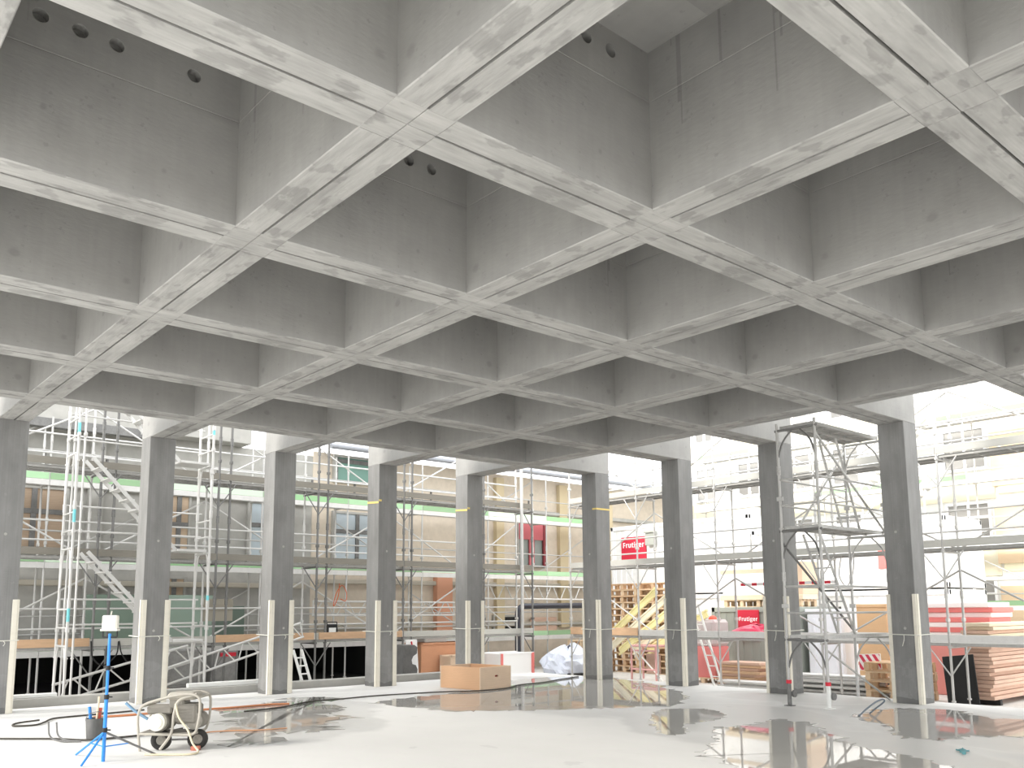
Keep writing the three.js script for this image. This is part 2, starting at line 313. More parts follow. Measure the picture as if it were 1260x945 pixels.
// ---- pools of water on the slab
function puddle(label, pts, n = 150, amp = 0.16) {
  const c = new THREE.CatmullRomCurve3(pts.map(([x, z]) => V(x, 0, z)), true, 'catmullrom', 0.5), w = lattice(64, Math.floor(rr(1, 900)));
  const q = c.getPoints(n).slice(0, -1).map((p, i) => [p.x + amp * (w(i * 0.9, 1.2) - 0.5) * 2, -(p.z + amp * (w(i * 0.9, 9.7) - 0.5) * 2)]);
  const g = new THREE.ExtrudeGeometry(new THREE.Shape(q.map((p) => new THREE.Vector2(...p))), { depth: 0.003, bevelEnabled: true, bevelSize: 0.012, bevelThickness: 0.002, bevelSegments: 1 });
  g.rotateX(-Math.PI / 2); return solo('puddle', label, 'puddle', g, water, [0, 0.001, 0]);
}
puddle('long mirror-like puddle reaching from the plywood crate to the column with yellow tape', [[2.98, -9.05], [3.86, -9.4], [5.11, -9.5], [6.5, -9.9], [7.6, -10.9], [8.9, -11.2], [9.95, -10.9], [10.0, -9.6], [9.6, -8.4], [8.9, -7.2], [7.8, -5.9], [6.57, -5.1], [5.53, -5.5], [4.73, -5.95], [3.86, -6.6], [3.23, -7.05], [3.0, -8.1]]);
puddle('narrow wet streak running forward from the long puddle', [[6.0, -4.75], [6.35, -4.35], [6.0, -3.75], [5.3, -3.42], [4.6, -3.4], [3.85, -2.85], [3.6, -3.0], [4.2, -3.65], [4.9, -4.25], [5.5, -4.7]], 110, 0.09);
puddle('broad puddle in the foreground mirroring the column behind the rolling tower', [[4.0, -2.45], [4.6, -2.85], [5.2, -2.75], [5.9, -2.85], [6.0, -2.4], [5.3, -1.6], [4.5, -0.8], [4.1, 0.2], [3.3, 1.1], [2.2, 1.3], [1.4, 0.4], [1.7, -0.5], [2.4, -1.1], [2.7, -1.7], [3.5, -2.1]]);
puddle('puddle in front of the leaning black board and the bent bar', [[7.1, -2.12], [8.1, -2.4], [8.69, -2.23], [8.9, -1.5], [8.4, -0.9], [8.5, -0.2], [8.0, 0.6], [6.86, 0.4], [6.33, -0.17], [5.65, -0.34], [5.6, -0.8], [6.5, -1.4]]);
puddle('ragged shallow puddle at the foot of the column beside the white ladder', [[0.71, -10.0], [1.39, -10.3], [2.4, -10.9], [2.9, -10.3], [2.2, -9.5], [2.0, -8.6], [1.4, -8.1], [1.5, -7.4], [0.8, -7.2], [0.6, -6.5], [0, -6.6], [-0.6, -6.0], [-1.0, -6.1], [-0.5, -7.0], [-0.3, -8.1], [0.1, -8.5], [0.3, -9.4]], 190, 0.3);

// ---- columns: protective battens, tie wires, tape
COLS.forEach((c, n) => {
  const row = c.row, fx = row ? c.x - HB : c.x, fz = row ? c.z : c.z + HB;
  const corners = row ? [[c.x - HB, c.z + HB, 'near'], [c.x - HB, c.z - HB, 'far']] : [[c.x - HB, c.z + HB, 'outer'], [c.x + HB, c.z + HB, 'inner']];
  corners.forEach(([x, z, side], k) => {
    const g = merge([at(box(0.075, 1.86, 0.03, 0.003, false), 0.0 + (x < c.x ? 0.035 : -0.035), 0, 0.017), at(box(0.03, 1.86, 0.06, 0.003, false), x < c.x ? -0.017 : 0.017, 0, -0.012)]);
    const gz = z > c.z ? g : g.clone().scale(1, 1, -1);
    if (z < c.z) { const ix = gz.attributes.position; for (let i = 0; i < ix.count; i += 3) for (const a of ['position', 'normal', 'uv']) { const A = gz.attributes[a], s = A.itemSize; for (let m = 0; m < s; m++) { const t = A.array[(i + 1) * s + m]; A.array[(i + 1) * s + m] = A.array[(i + 2) * s + m]; A.array[(i + 2) * s + m] = t; } } }
    const which = row ? (k ? 'pale batten on the shaded left edge of ' : 'pale batten on the front edge of ') : (k ? 'pale batten on the right edge of ' : 'pale batten on the lit left edge of ');
    solo('wooden_batten', which + c.w, 'batten', gz, battenMat, [x, 0.002, z], null, 'wooden battens tied to the columns');
  });
  const r = HB + 0.045, y = 1.19 + 0.02 * Math.sin(n * 2.1), loop = [[-r, 0, -r], [r, 0.01, -r], [r, 0, r], [-r, -0.01, r]];
  const gs = loop.map((p, i) => bar([c.x + p[0], y + p[1], c.z + p[2]], [c.x + loop[(i + 1) % 4][0], y + loop[(i + 1) % 4][1], c.z + loop[(i + 1) % 4][2]], 0.009, 6));
  gs.push(row ? hose([[c.x - r, y, c.z + 0.02], [c.x - r - 0.02, y - 0.08, c.z + 0.03], [c.x - r - 0.01, y - 0.2, c.z - 0.01]], 0.006, 12, 5) : hose([[c.x + 0.05, y, c.z + r], [c.x + 0.08, y - 0.04, c.z + r + 0.02], [c.x + 0.06, y - 0.09, c.z + r + 0.01]], 0.006, 12, 5));
  solo('tie_wire', 'whitish cord tied round the battens of ' + c.w, 'cord', merge(gs), flat(0xd8d6cc, 0.8), null, null, 'cords tied round the columns');
});
// yellow tape strips and grey cone plugs on the shafts
scene.children.filter((o) => o.name.startsWith('concrete_column')).forEach((c, n) => {
  const [x, , z] = c.position.toArray(), row = x > 9.5 ? 1 : 0;
  const plug = cyl(0.024, 0.006, 12);
  part(c, 'cone_plug', plug, blockMat, row ? [-HB - 0.002, 2.95, rr(-0.04, 0.04)] : [rr(-0.04, 0.04), 2.95, HB + 0.002], row ? [0, 0, Math.PI / 2] : [Math.PI / 2, 0, 0]);
  part(c, 'cone_plug', plug, blockMat, row ? [-HB - 0.002, 1.2 + rr(0, 0.3), rr(-0.08, 0.08)] : [rr(-0.08, 0.08), 1.3, HB + 0.002], row ? [0, 0, Math.PI / 2] : [Math.PI / 2, 0, 0]);
  const tapeMat = flat(0xe0c878, 0.7);
  if (!row && (x === 5 || x === 7.5)) { part(c, 'tape_strip', box(0.006, 0.045, 0.46, 0.001), tapeMat, [-HB - 0.003, 4.05, 0], [0.06, 0, 0]); part(c, 'tape_strip', box(0.006, 0.045, 0.46, 0.001), tapeMat, [HB + 0.003, 4.05, 0], [0.06, 0, 0]); part(c, 'tape_strip', box(0.07, 0.045, 0.006, 0.001), tapeMat, [-HB + 0.035, 4.08, HB + 0.003]); }
  if (row && z === -10) { part(c, 'tape_strip', box(0.46, 0.04, 0.006, 0.001), tapeMat, [0, 4.03, HB + 0.003]); part(c, 'tape_strip', box(0.006, 0.04, 0.12, 0.001), tapeMat, [-HB - 0.003, 4.03, HB - 0.06]); }
});

// ---- scaffolding
const planks = new Map();
function deckGeo(L) {
  const k = L.toFixed(2); if (planks.has(k)) return planks.get(k);
  const list = [at(box(L, 0.012, 0.32, 0.002), 0, 0.054, 0), at(box(L, 0.06, 0.012, 0.002), 0, 0.03, 0.154), at(box(L, 0.06, 0.012, 0.002), 0, 0.03, -0.154)];
  for (let i = 0; i < 5; i++) list.push(at(box(0.03, 0.035, 0.3, 0.002), -L / 2 + 0.03 + i * (L - 0.06) / 4, 0.03, 0));
  for (const s of [-0.07, 0.07]) list.push(at(box(L - 0.06, 0.022, 0.016, 0.002), 0, 0.04, s));
  const g = boxUV(merge(list)); planks.set(k, g); return g;
}
function standardGeo(h, r, levels) {                              // pole with spigot sleeves and wedge collars
  const list = [at(cyl(r, h, 10), 0, h / 2, 0)];
  for (const y of levels) if (y > 0.1 && y < h - 0.1) list.push(at(cyl(r * 1.35, 0.16, 10), 0, y + 1.0 < h ? y + 1.0 : y - 0.4, 0), at(cyl(r * 1.6, 0.03, 10), 0, y - 0.02, 0), at(box(0.05, 0.07, 0.11, 0.004), 0, y + 0.5 < h ? y + 0.5 : y, 0));
  return merge(list);
}
function scaffoldRun(o) {
  const t = thing(o.name ?? 'scaffold', o.label, 'scaffold', [o.x, GY, o.z], o.turn, o.group), d = o.depth ?? 0.73, F = o.frames, L = o.levels.map((y) => y - GY), top = o.top - GY;
  const fm = o.frontMat, bm = o.backMat, sg = standardGeo(top - 0.16, o.radius ?? 0.0245, L.map((y) => y - 0.16)), sgb = standardGeo((o.backTop ?? o.top) - GY - 0.16, 0.0245, L.map((y) => y - 0.16));
  const foot = merge([at(box(0.15, 0.01, 0.15, 0.002), 0, 0.005, 0), at(cyl(0.017, 0.3, 8), 0, 0.15, 0), at(cyl(0.045, 0.03, 8), 0, 0.16, 0)]);
  F.forEach((x, i) => {
    for (const [z, g, m] of [[0, sg, fm], [-d, sgb, bm]]) { if (z && o.frontOnly) continue; part(t, 'standard', g, m, [x, 0.16, z]); if (L[0] < 3) part(t, 'base_jack', foot, galv, [x, 0, z]); }
    if (o.twin && i < F.length - 1) { part(t, 'standard', sg, fm, [x + o.twin, 0.16, -0.06]); part(t, 'base_jack', foot, galv, [x + o.twin, 0, -0.06]); }
    for (const y of L) {
      if (!o.frontOnly) pole(t, 'transom', [x, y - 0.03, 0.05], [x, y - 0.03, -d - 0.05], 0.022, fm);
      if (o.brackets) for (const s of [-1, 1]) { if ((i === 0 && s < 0) || (i === F.length - 1 && s > 0)) continue; pole(t, 'bracket_brace', [x, y - 0.58, 0.03], [x + s * 0.4, y - 0.02, 0.03], 0.014, fm, 6); }
    }
    if (i === F.length - 1) return;
    const x1 = F[i + 1], w = x1 - x, xm = (x + x1) / 2;
    L.forEach((y, k) => {
      const n = o.deckRows ?? 2, dg = deckGeo(w - 0.04);
      if (!(o.skip && o.skip(i, k))) for (let r = 0; r < n; r++) part(t, 'deck_plank', dg, o.deckMat ?? deckSteel, [xm, y - 0.005, -0.2 - r * 0.335]);
      const rz = o.railFront ? 0.03 : -d + 0.03;
      if (!(o.noRail && o.noRail(i, k))) for (const ry of [0.42, 0.84]) pole(t, 'guard_rail', [x, y + ry, rz], [x1, y + ry, rz], 0.021, o.railMat);
      const dz = o.railFront ? -0.03 : -d - 0.03, flip = (i + k) % 2;
      if (o.diagonal === undefined || o.diagonal(i, k)) pole(t, 'diagonal_brace', [flip ? x : x1, y + 0.05, dz], [flip ? x1 : x, y + 1.5, dz], 0.021, o.railMat);
      if (o.toe) { const z = o.toeBack ? -d + 0.02 : 0.02; part(t, 'toe_board', box(w - 0.03, 0.15, 0.025, 0.003), o.toe(i, k), [xm, y + 0.14, z]); }
      if (o.edge) part(t, 'deck_edge', box(w - 0.01, 0.13, 0.04, 0.004), o.edge, [xm, y - 0.01, 0.03]);
    });
  });
  return t;
}
const greyToe = std({ map: metres(texture(512, 256, woodFn(0.21, 0.195, 0.165, 0.3)), 2, 0.5), roughness: 0.85 }), paleToe = std({ map: metres(texture(512, 256, woodFn(0.46, 0.45, 0.41, 0.2)), 2, 0.5), roughness: 0.8 });
const LV = [0.88, 2.75, 4.62];
scaffoldRun({ label: 'dark steel scaffold with two-plank decks along the shaded side behind the crate', x: 0, z: -15, turn: 0, frames: [-5.35, -2.78, -0.21, 2.36, 4.93, 7.5, 10.02, 12.15], levels: LV, top: 7.4, frontMat: oldSteel, backMat: alu, railMat: alu, brackets: true, diagonal: (i, k) => true, deckMat: deckSteel, toe: (i, k) => k === 0 ? paleToe : greyToe, twin: 0.3, radius: 0.028 });
scaffoldRun({ label: 'steel scaffold in front of the open yard, its decks rising towards the black board', x: 12.2, z: 0, turn: -Math.PI / 2, frames: [-13.4, -10.85, -8.3, -5.6, -2.88, -0.3, 2.27], levels: LV, top: 7.6, frontMat: galv, backMat: galv, railMat: galv, brackets: true, deckMat: deckSteel, toe: (i, k) => k === 0 ? alu : paleToe, noRail: (i, k) => k === 0 });
const greens = [greenBoard, flat(0xa9cfa4, 0.6), flat(0x97c391, 0.6), flat(0xcfe3cb, 0.6)];
scaffoldRun({ label: 'white scaffold with green toe boards standing against the old facade', x: 0, z: -17.3, turn: 0, depth: 0.7, frames: [-5.9, -3.3, -0.7, 1.9, 4.5, 7.1, 9.7, 12.3, 14.9, 17.5], levels: [0.72, 2.72, 4.62], top: 6.15, frontMat: galv, backMat: alu, railMat: galv, toe: (i, k) => greens[(i * 3 + k) % 4], edge: alu, deckMat: alu, noRail: () => false, diagonal: (i, k) => (i + k) % 3 === 0 });

// wooden toe boards standing on the lowest deck of the near scaffold
for (const [x0, x1, l] of [[-2.7, -0.28, 'brown wooden toe board on the lowest deck, by the floodlight'], [2.4, 4.86, 'brown wooden toe board on the lowest deck, above the fallen girder'], [5.0, 7.44, 'brown wooden toe board on the lowest deck, right of the white ladder']])
  solo('toe_board', l, 'board', boxUV(box(x1 - x0, 0.17, 0.035, 0.004).clone(), rr(0, 2), rr(0, 1)), plankMat, [(x0 + x1) / 2, 1.03, -14.945], null, 'wooden toe boards');
solo('toe_board', 'thick grey-brown plank on edge below the yellow beams', 'board', boxUV(box(0.05, 0.2, 2.5, 0.005).clone()), plankMat, [12.13, 1.04, -12.1]);

// white aluminium stair tower
{
  const t = thing('stair_tower', 'white aluminium stair tower with steep flights and arched frames, left of the scaffold', 'scaffold', [0, GY, 0]);
  const fr = (x) => {
    for (const z of [-13.55, -14.3]) { const L = 7.55; part(t, 'standard', standardGeo(L, 0.026, [1.1, 3, 4.9]), alu, [x, 0.05, z]); if (x < 0) part(t, 'standard', standardGeo(L, 0.02, [1.1, 3, 4.9]), alu, [x + 0.1, 0.05, z + 0.06]); part(t, 'base_jack', box(0.3, 0.05, 0.3, 0.006, false), whitePaint, [x + 0.05, 0, z]); }
    for (let k = 0; k < 4; k++) {
      const y = 1.25 + k * 1.87 + 0.1;
      const arch = []; for (let a = 0; a <= 12; a++) { const th = Math.PI * a / 12; arch.push([x, y - 0.75 + 0.75 * Math.min(1, Math.sin(th) * 1.3), -13.925 + 0.34 * Math.cos(th)]); }
      part(t, 'arched_frame', hose(arch, 0.019, 30, 7), alu); pole(t, 'transom', [x, y, -13.55], [x, y, -14.3], 0.022, alu);
      for (const r of [0.35, 0.7]) if (y + r < 7.4) pole(t, 'transom', [x, y + r, -13.55], [x, y + r, -14.3], 0.017, alu);
    }
  };
  fr(-1.06); fr(1.62);
  for (const [x, y] of [[-1.06, 5.55], [-1.06, 3.85], [-1.06, 1.95], [1.62, 5.9], [1.62, 2.2]]) part(t, 'sticker_band', cyl(0.028, 0.26, 10), flat(0x7fd8e0, 0.5), [x, y, -13.55]);
  for (let k = 0; k < 3; k++) {
    const y0 = 1.3 + k * 1.87, a = [-0.75, y0 + 1.87, -13.93], b = [0.95, y0 + 0.1, -13.93];
    for (const s of [-0.26, 0.26]) part(t, 'stringer', beam([a[0], a[1], a[2] + s], [b[0], b[1], b[2] + s], 0.025, 0.075), alu);
    for (let n = 1; n < 9; n++) part(t, 'tread', box(0.17, 0.03, 0.5, 0.004), alu, [a[0] + (b[0] - a[0]) * n / 9, a[1] + (b[1] - a[1]) * n / 9, a[2]]);
    part(t, 'landing', box(0.62, 0.05, 0.6, 0.004), alu, [1.28, y0 + 0.1, -13.93]);
  }
  for (let k = 0; k < 4; k++) { const y = 1.3 + k * 1.87; for (const z of [-14.33]) for (const r of [0.45, 0.95]) if (y + r < 7.4) pole(t, 'guard_rail', [-1.06, y + r, z], [1.72, y + r, z], 0.018, alu); }
}
// rolling tower standing on the slab
{
  const t = thing('scaffold_tower', 'narrow steel scaffold tower on white screw legs, standing on the slab between two columns', 'scaffold', [7.8, 0, -3.72]);
  const X1 = 2.3, Z1 = 0.72, tall = 4.85;
  for (const [x, z] of [[0, 0], [0, Z1], [X1, 0], [X1, Z1]]) {
    const m = x ? galv : (z ? oldSteel : galv);
    part(t, 'standard', standardGeo(tall - 0.42, 0.0245, [0.75, 2.6, 4.4]), x ? galv : galv, [x, 0.42, z]);
    if (!x) { part(t, 'screw_leg', merge([at(cyl(0.036, 0.36, 10), 0, 0.2, 0), at(box(0.14, 0.012, 0.14, 0.002), 0, 0.006, 0)]), x || z ? whitePaint : oldSteel, [x, 0, z]); part(t, 'red_collar', cyl(0.045, 0.06, 10), red, [x, 0.4, z]); part(t, 'wheel', at(cyl(0.06, 0.04, 14), 0, 0, 0, Math.PI / 2), oldSteel, [x + 0.07, 0.2, z + 0.05]); }
    else part(t, 'screw_leg', at(cyl(0.03, 0.78, 10), 0, 0.03, 0), galv, [x, 0.0, z]);
  }
  for (const y of [1.1, 2.95, 4.72]) {
    for (const x of [0, X1]) { pole(t, 'transom', [x, y, -0.04], [x, y, Z1 + 0.04], 0.024, x ? galv : oldSteel); for (const s of [0, 1]) part(t, 'frame_brace', hose(s ? [[x, y - 0.5, Z1], [x, y - 0.22, Z1 - 0.1], [x, y - 0.02, Z1 - 0.28]] : [[x, y - 0.5, 0], [x, y - 0.22, 0.1], [x, y - 0.02, 0.28]], 0.016, 12, 6), x ? galv : oldSteel); }
    for (let r = 0; r < 2; r++) part(t, 'deck_plank', deckGeo(X1 - 0.05), y > 4 ? deckSteel : galv, [X1 / 2, y + 0.02, 0.2 + r * 0.33]);
    if (y < 4) for (const q of [0.45, 0.9]) for (const z of [0, Z1]) pole(t, 'guard_rail', [0, y + q, z], [X1, y + q, z], 0.018, galv);
    if (y < 4) for (const q of [0.45, 0.9]) pole(t, 'guard_rail', [0, y + q, 0], [0, y + q, Z1], 0.018, galv);
  }
  pole(t, 'diagonal_brace', [0, 4.6, Z1], [X1, 3.0, Z1], 0.021, galv); pole(t, 'diagonal_brace', [0, 2.75, 0], [X1, 1.2, 0], 0.021, oldSteel); pole(t, 'diagonal_brace', [X1, 4.6, 0], [0.6, 3.1, 0], 0.021, alu); pole(t, 'diagonal_brace', [0.0, 0.95, Z1], [X1, -0.1, Z1], 0.018, galv);
  // inclined ladders between the decks
  for (const [y0, y1, xa, xb] of [[1.17, 2.9, 1.35, 0.35], [3.0, 4.65, 1.75, 1.05]]) {
    for (const z of [0.2, 0.52]) part(t, 'ladder_rail', beam([xa, y0, z], [xb, y1, z], 0.025, 0.05), galv);
    for (let n = 1; n < 6; n++) pole(t, 'ladder_rung', [xa + (xb - xa) * n / 6, y0 + (y1 - y0) * n / 6, 0.2], [xa + (xb - xa) * n / 6, y0 + (y1 - y0) * n / 6, 0.52], 0.013, galv);
  }
}
// aluminium lattice girders
function girder(label, p, q, h, bays, mat = alu, r = 0.026) {
  const a = V(...p), b = V(...q), L = a.distanceTo(b), t = thing('lattice_girder', label, 'girder', p, 0);
  t.quaternion.setFromUnitVectors(V(1, 0, 0), b.clone().sub(a).normalize());
  pole(t, 'chord', [0, 0, 0], [L, 0, 0], r, mat); pole(t, 'chord', [0, h, 0], [L, h, 0], r, mat);
  const w = L / bays; for (let i = 0; i < bays; i++) { pole(t, 'web_bar', [i * w + 0.05, 0, 0], [i * w + w / 2 - 0.05, h, 0], r * 0.62, mat, 6); pole(t, 'web_bar', [i * w + w / 2 + 0.05, h, 0], [i * w + w - 0.05, 0, 0], r * 0.62, mat, 6); }
  for (const x of [0.02, L - 0.02]) pole(t, 'end_post', [x, 0, 0], [x, h, 0], r * 0.7, mat, 6);
}
girder('white aluminium lattice girder lying askew behind the floodlight, against the dark cavity', [-0.95, -0.12, -14.5], [1.75, 0.56, -14.66], 0.36, 4);
girder('white aluminium lattice girder propped askew behind the wheeled machine', [1.1, 0.06, -14.6], [4.5, 1.03, -14.78], 0.34, 6);
girder('white aluminium lattice girder hung level left of the carved stone', [5.25, 1.53, -15.785], [9.8, 1.5, -15.785], 0.36, 7);
girder('white aluminium lattice girder hung level above the black bent pipe', [10.75, 1.98, -15.785], [16.0, 1.95, -15.785], 0.4, 8);

// ---- the old building behind the shaded scaffold
{
  const b = thing('old_building', 'long pale plastered building with boarded windows behind the white scaffold', 'building', [0, GY, -18.5]);
  const y = (v) => v - GY, wallBox = (x0, x1, y0, y1, z0 = 0, d = 0.4, m = facadeMat) => part(b, 'wall', boxUV(box(x1 - x0, y1 - y0, d, 0.01).clone(), (x0 + x1) / 2, (y0 + y1) / 2), m, [(x0 + x1) / 2, y((y0 + y1) / 2), z0 - d / 2]);
  wallBox(-12, 6.6, 0.95, 6.2, 0, 0.4, blockMat); wallBox(-12, 4.4, 6.2, 9.5, 0.6, 1.2, blockMat); const paleFacade = facadeMat.clone(); paleFacade.color.setRGB(1.3, 1.24, 1.2); wallBox(6.6, 23.3, 0.95, 6.35, 0, 0.4, paleFacade); wallBox(9, 23.3, GY, 0.95, 0, 0.4, paleFacade);
  // dark basement opening
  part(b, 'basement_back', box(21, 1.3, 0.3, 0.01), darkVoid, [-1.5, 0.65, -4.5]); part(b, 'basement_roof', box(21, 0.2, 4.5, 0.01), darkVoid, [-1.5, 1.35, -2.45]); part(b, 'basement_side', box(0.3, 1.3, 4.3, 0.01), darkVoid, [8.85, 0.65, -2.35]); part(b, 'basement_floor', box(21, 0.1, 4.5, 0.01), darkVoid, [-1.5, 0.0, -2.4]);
  const win = (x0, x1, y0, y1, pm, bars, cross) => {
    const w = part(b, 'window', merge([at(box(x1 - x0 + 0.12, 0.07, 0.12, 0.006), 0, (y1 - y0) / 2 + 0.03, 0), at(box(x1 - x0 + 0.12, 0.07, 0.16, 0.006), 0, -(y1 - y0) / 2 - 0.03, 0.02), at(box(0.07, y1 - y0, 0.12, 0.006), -(x1 - x0) / 2 - 0.03, 0, 0), at(box(0.07, y1 - y0, 0.12, 0.006), (x1 - x0) / 2 + 0.03, 0, 0)]), blockMat, [(x0 + x1) / 2, y((y0 + y1) / 2), 0.04]);
    part(w, 'pane', boxUV(box(x1 - x0, y1 - y0, 0.05, 0.004).clone(), x0, y0), pm, [0, 0, -0.01]);
    for (const f of bars) part(w, 'mullion', box(0.12, y1 - y0, 0.07, 0.004), oldSteel, [(f - 0.5) * (x1 - x0), 0, 0.02]);
    for (const f of cross) part(w, 'crossbar', box(x1 - x0, 0.12, 0.07, 0.004), oldSteel, [0, (f - 0.5) * (y1 - y0), 0.022]);
  };
  const boarded = std({ map: metres(texture(256, 256, woodFn(0.40, 0.30, 0.215, 0.25)), 1.5, 1.5), roughness: 0.8 }), tan = std({ map: metres(texture(256, 256, woodFn(0.54, 0.41, 0.29, 0.15)), 1.5, 1.5), roughness: 0.8 });
  const glassBlue = flat(0xb9c4ca, 0.25), glassGreen = flat(0x6f9a8c, 0.3);
  win(-1.5, -0.05, 3.15, 4.6, boarded, [0.52], [0.62]); win(-6.5, -4, 3.15, 4.6, boarded, [0.5], [0.62]); win(2.05, 2.95, 3.15, 4.7, tan, [0.72], [0.5]); win(4.65, 5.75, 3.05, 4.65, glassBlue, [0.9], [0.62]); win(7.3, 8.75, 3.05, 4.55, glassBlue, [0.55], [0.64]);
  win(7.3, 9.0, 5.55, 6.25, glassGreen, [0.02], [0.85]); win(2.0, 2.9, 1.6, 2.5, tan, [0.72], [0.1]); win(12.85, 13.05, 0.9, 1.42, tan, [], []); win(13.5, 14.7, 0.75, 1.4, black, [], []);
  win(14.62, 15.85, 3.2, 4.75, flat(0x8b948f, 0.4), [], []);
  part(b, 'red_door_frame', merge([at(box(1.25, 0.62, 0.06, 0.006), 15.23, y(4.42), 0.1), at(box(0.24, 0.95, 0.06, 0.006), 15.2, y(3.66), 0.1)]), flat(0xc76a70, 0.6)); part(b, 'red_post', box(0.12, 1.55, 0.08, 0.005), flat(0x8c3a40, 0.6), [15.8, y(3.97), 0.12]);
  part(b, 'brown_board', boxUV(box(1.25, 0.5, 0.05, 0.004).clone()), redWood, [15.75, y(1.12), 0.1]);
  part(b, 'salmon_pillar', box(0.62, 2.9, 0.25, 0.01), flat(0xd9a184, 0.8), [11.3, y(1.4), 0.1]);
  for (const [x, w] of [[13.7, 0.35], [16.75, 0.4], [19.2, 0.4], [-3, 0.3], [0.6, 0.35]]) part(b, 'pilaster', boxUV(box(w, 5.2, 0.2, 0.01).clone(), x, 0), x > 8 ? flat(0xcdbd9c, 0.8) : blockMat, [x, y(3.6), 0.08]);
  for (const [yy, x0, x1] of [[2.35, -8, 6.4], [4.75, -8, 6.4], [2.5, 6.8, 22], [5.1, 6.8, 22], [1.15, 6.8, 22]]) part(b, 'string_course', box(x1 - x0, 0.14, 0.16, 0.02), yy > 3 ? blockMat : flat(0xb9b2a4, 0.8), [(x0 + x1) / 2, y(yy), 0.08]);
  for (let k = 0; k < 14; k++) part(b, 'wall_slot', box(0.05, 0.42, 0.05, 0.004), oldSteel, [-2 + k * 1.43, y(5.32), 0.02]);
  // pale roof and the dark strip under the high concrete head
  const roof = part(b, 'roof', boxUV(box(16.6, 0.12, 2.2, 0.02).clone()), flat(0xdfe4ee, 0.4), [14.9, y(6.75), 0.0]); roof.rotation.x = 0.3; part(b, 'gutter', cyl(0.07, 16.6, 10), flat(0x8d8f94, 0.5), [14.9, y(6.35), 1.06], [0, 0, Math.PI / 2]);
  part(b, 'dark_strip', box(5.4, 0.22, 0.2, 0.01), oldSteel, [-0.6, y(6.12), 0.55]);
}
// green sheets leaning inside the scaffold
const sheetMat = [flat(0x6f8072, 0.5), flat(0x8a9c8e, 0.4), flat(0x5a685d, 0.6)];
[[0.85, 1.42, 1.15, 1.28, 'dark green sheet standing on the lowest deck behind the lit floodlight'], [2.72, 1.42, 1.15, 1.28, 'dull green sheet on the lowest deck directly above the wheeled machine'], [3.75, 1.28, 0.8, 1.0, 'pale green sheet on the lowest deck at the edge of the tilted girder']].forEach(([x, y, w, h, l], i) => solo('green_sheet', l, 'sheet', box(w, h, 0.02, 0.004), sheetMat[i], [x, y, -17.42], [-0.03, 0, 0], null));
solo('hung_sheet', 'square beige-grey panel hung in front of the green sheets', 'panel', box(0.72, 0.52, 0.02, 0.004), flat(0xa09a8c, 0.7), [2.75, 1.68, -15.737]);

// ---- across the yard: the far scaffolded facade, site containers, stacks
{
  const b = thing('far_building', 'bright cream and yellow building with rows of windows far across the yard', 'building', [24, GY, 0]);
  const wallB = (z0, z1, y0, y1, m, x = 0, d = 0.5) => part(b, 'wall', box(d, y1 - y0, z1 - z0, 0.01), m, [x + d / 2, (y0 + y1) / 2, (z0 + z1) / 2]);
  wallB(-18.2, 9, 0, 12.5, whiteWall);
  const pane = flat(0x9c9a96, 0.4), paneDark = flat(0x807e7a, 0.4), sash = flat(0xffffff, 0.5);
  const storey = [1.2, 3.65, 6.1, 8.55];
  for (let s = 0; s < 4; s++) {
    for (let k = 0; k < 13; k++) {
      const z = -17.2 + k * 2.05, w = k % 3 === 2 ? 1.25 : 0.95, yb = storey[s] + 0.35;
      if (z > -6.5 && z < -3.5 && s < 3) continue;
      const win = part(b, 'window', merge([at(box(0.12, 0.08, w + 0.16, 0.005), 0, 1.3, 0), at(box(0.18, 0.08, w + 0.2, 0.005), 0, -0.04, 0), at(box(0.12, 1.26, 0.08, 0.005), 0, 0.63, -w / 2 - 0.03), at(box(0.12, 1.26, 0.08, 0.005), 0, 0.63, w / 2 + 0.03), at(box(0.1, 1.26, 0.06, 0.005), 0, 0.63, 0), at(box(0.1, 0.06, w, 0.005), 0, 0.85, 0)]), sash, [-0.03, yb, z]);
      for (const q of [-1, 1]) { part(win, 'pane', box(0.03, 0.78, w / 2 - 0.06, 0.003), (k + s) % 3 ? pane : paneDark, [0.0, 0.42, q * w / 4]); part(win, 'pane', box(0.03, 0.36, w / 2 - 0.06, 0.003), pane, [0.0, 1.06, q * w / 4]); }
    }
    part(b, 'yellow_band', box(0.06, 0.75, 8, 0.006), yellowWall, [-0.03, storey[s] - 0.2, -2]);
    part(b, 'cream_band', box(0.06, 0.9, 12, 0.006), cream, [-0.03, storey[s] - 0.25, -12.1]);
  }
  for (let s = 0; s < 3; s++) { part(b, 'orange_panel', box(0.1, 1.75, 2.3, 0.006), flat(0xf0d6b4, 0.8), [-0.05, storey[s] + 0.55, -5]); part(b, 'brown_jamb', box(0.12, 1.75, 0.35, 0.006), flat(0xbdb0a0, 0.8), [-0.06, storey[s] + 0.55, -3.55]); }
  part(b, 'cornice', box(0.5, 0.4, 27, 0.02), whiteWall, [-0.15, 12.3, -4.6]);
    part(b, 'dark_shopfront', box(0.1, 1.1, 5.5, 0.01), flat(0x5d5a55, 0.5), [-0.05, 0.95, -3.2]);
}
scaffoldRun({ label: 'white scaffold with green toe boards across the yard against the cream building', x: 22.6, z: 0, turn: -Math.PI / 2, depth: 0.7, frames: [-16.8, -14.2, -11.6, -9, -6.4, -3.8, -1.2, 1.4, 4], levels: [1.6, 3.55, 5.5, 7.45], top: 10.2, frontMat: alu, backMat: alu, railMat: alu, deckRows: 2, deckMat: alu, toe: (i, k) => (i * 5 + k * 3) % 4 < 2 ? greens[0] : whitePaint, edge: whitePaint, noRail: () => false, diagonal: (i, k) => (i + k) % 2 === 0 });
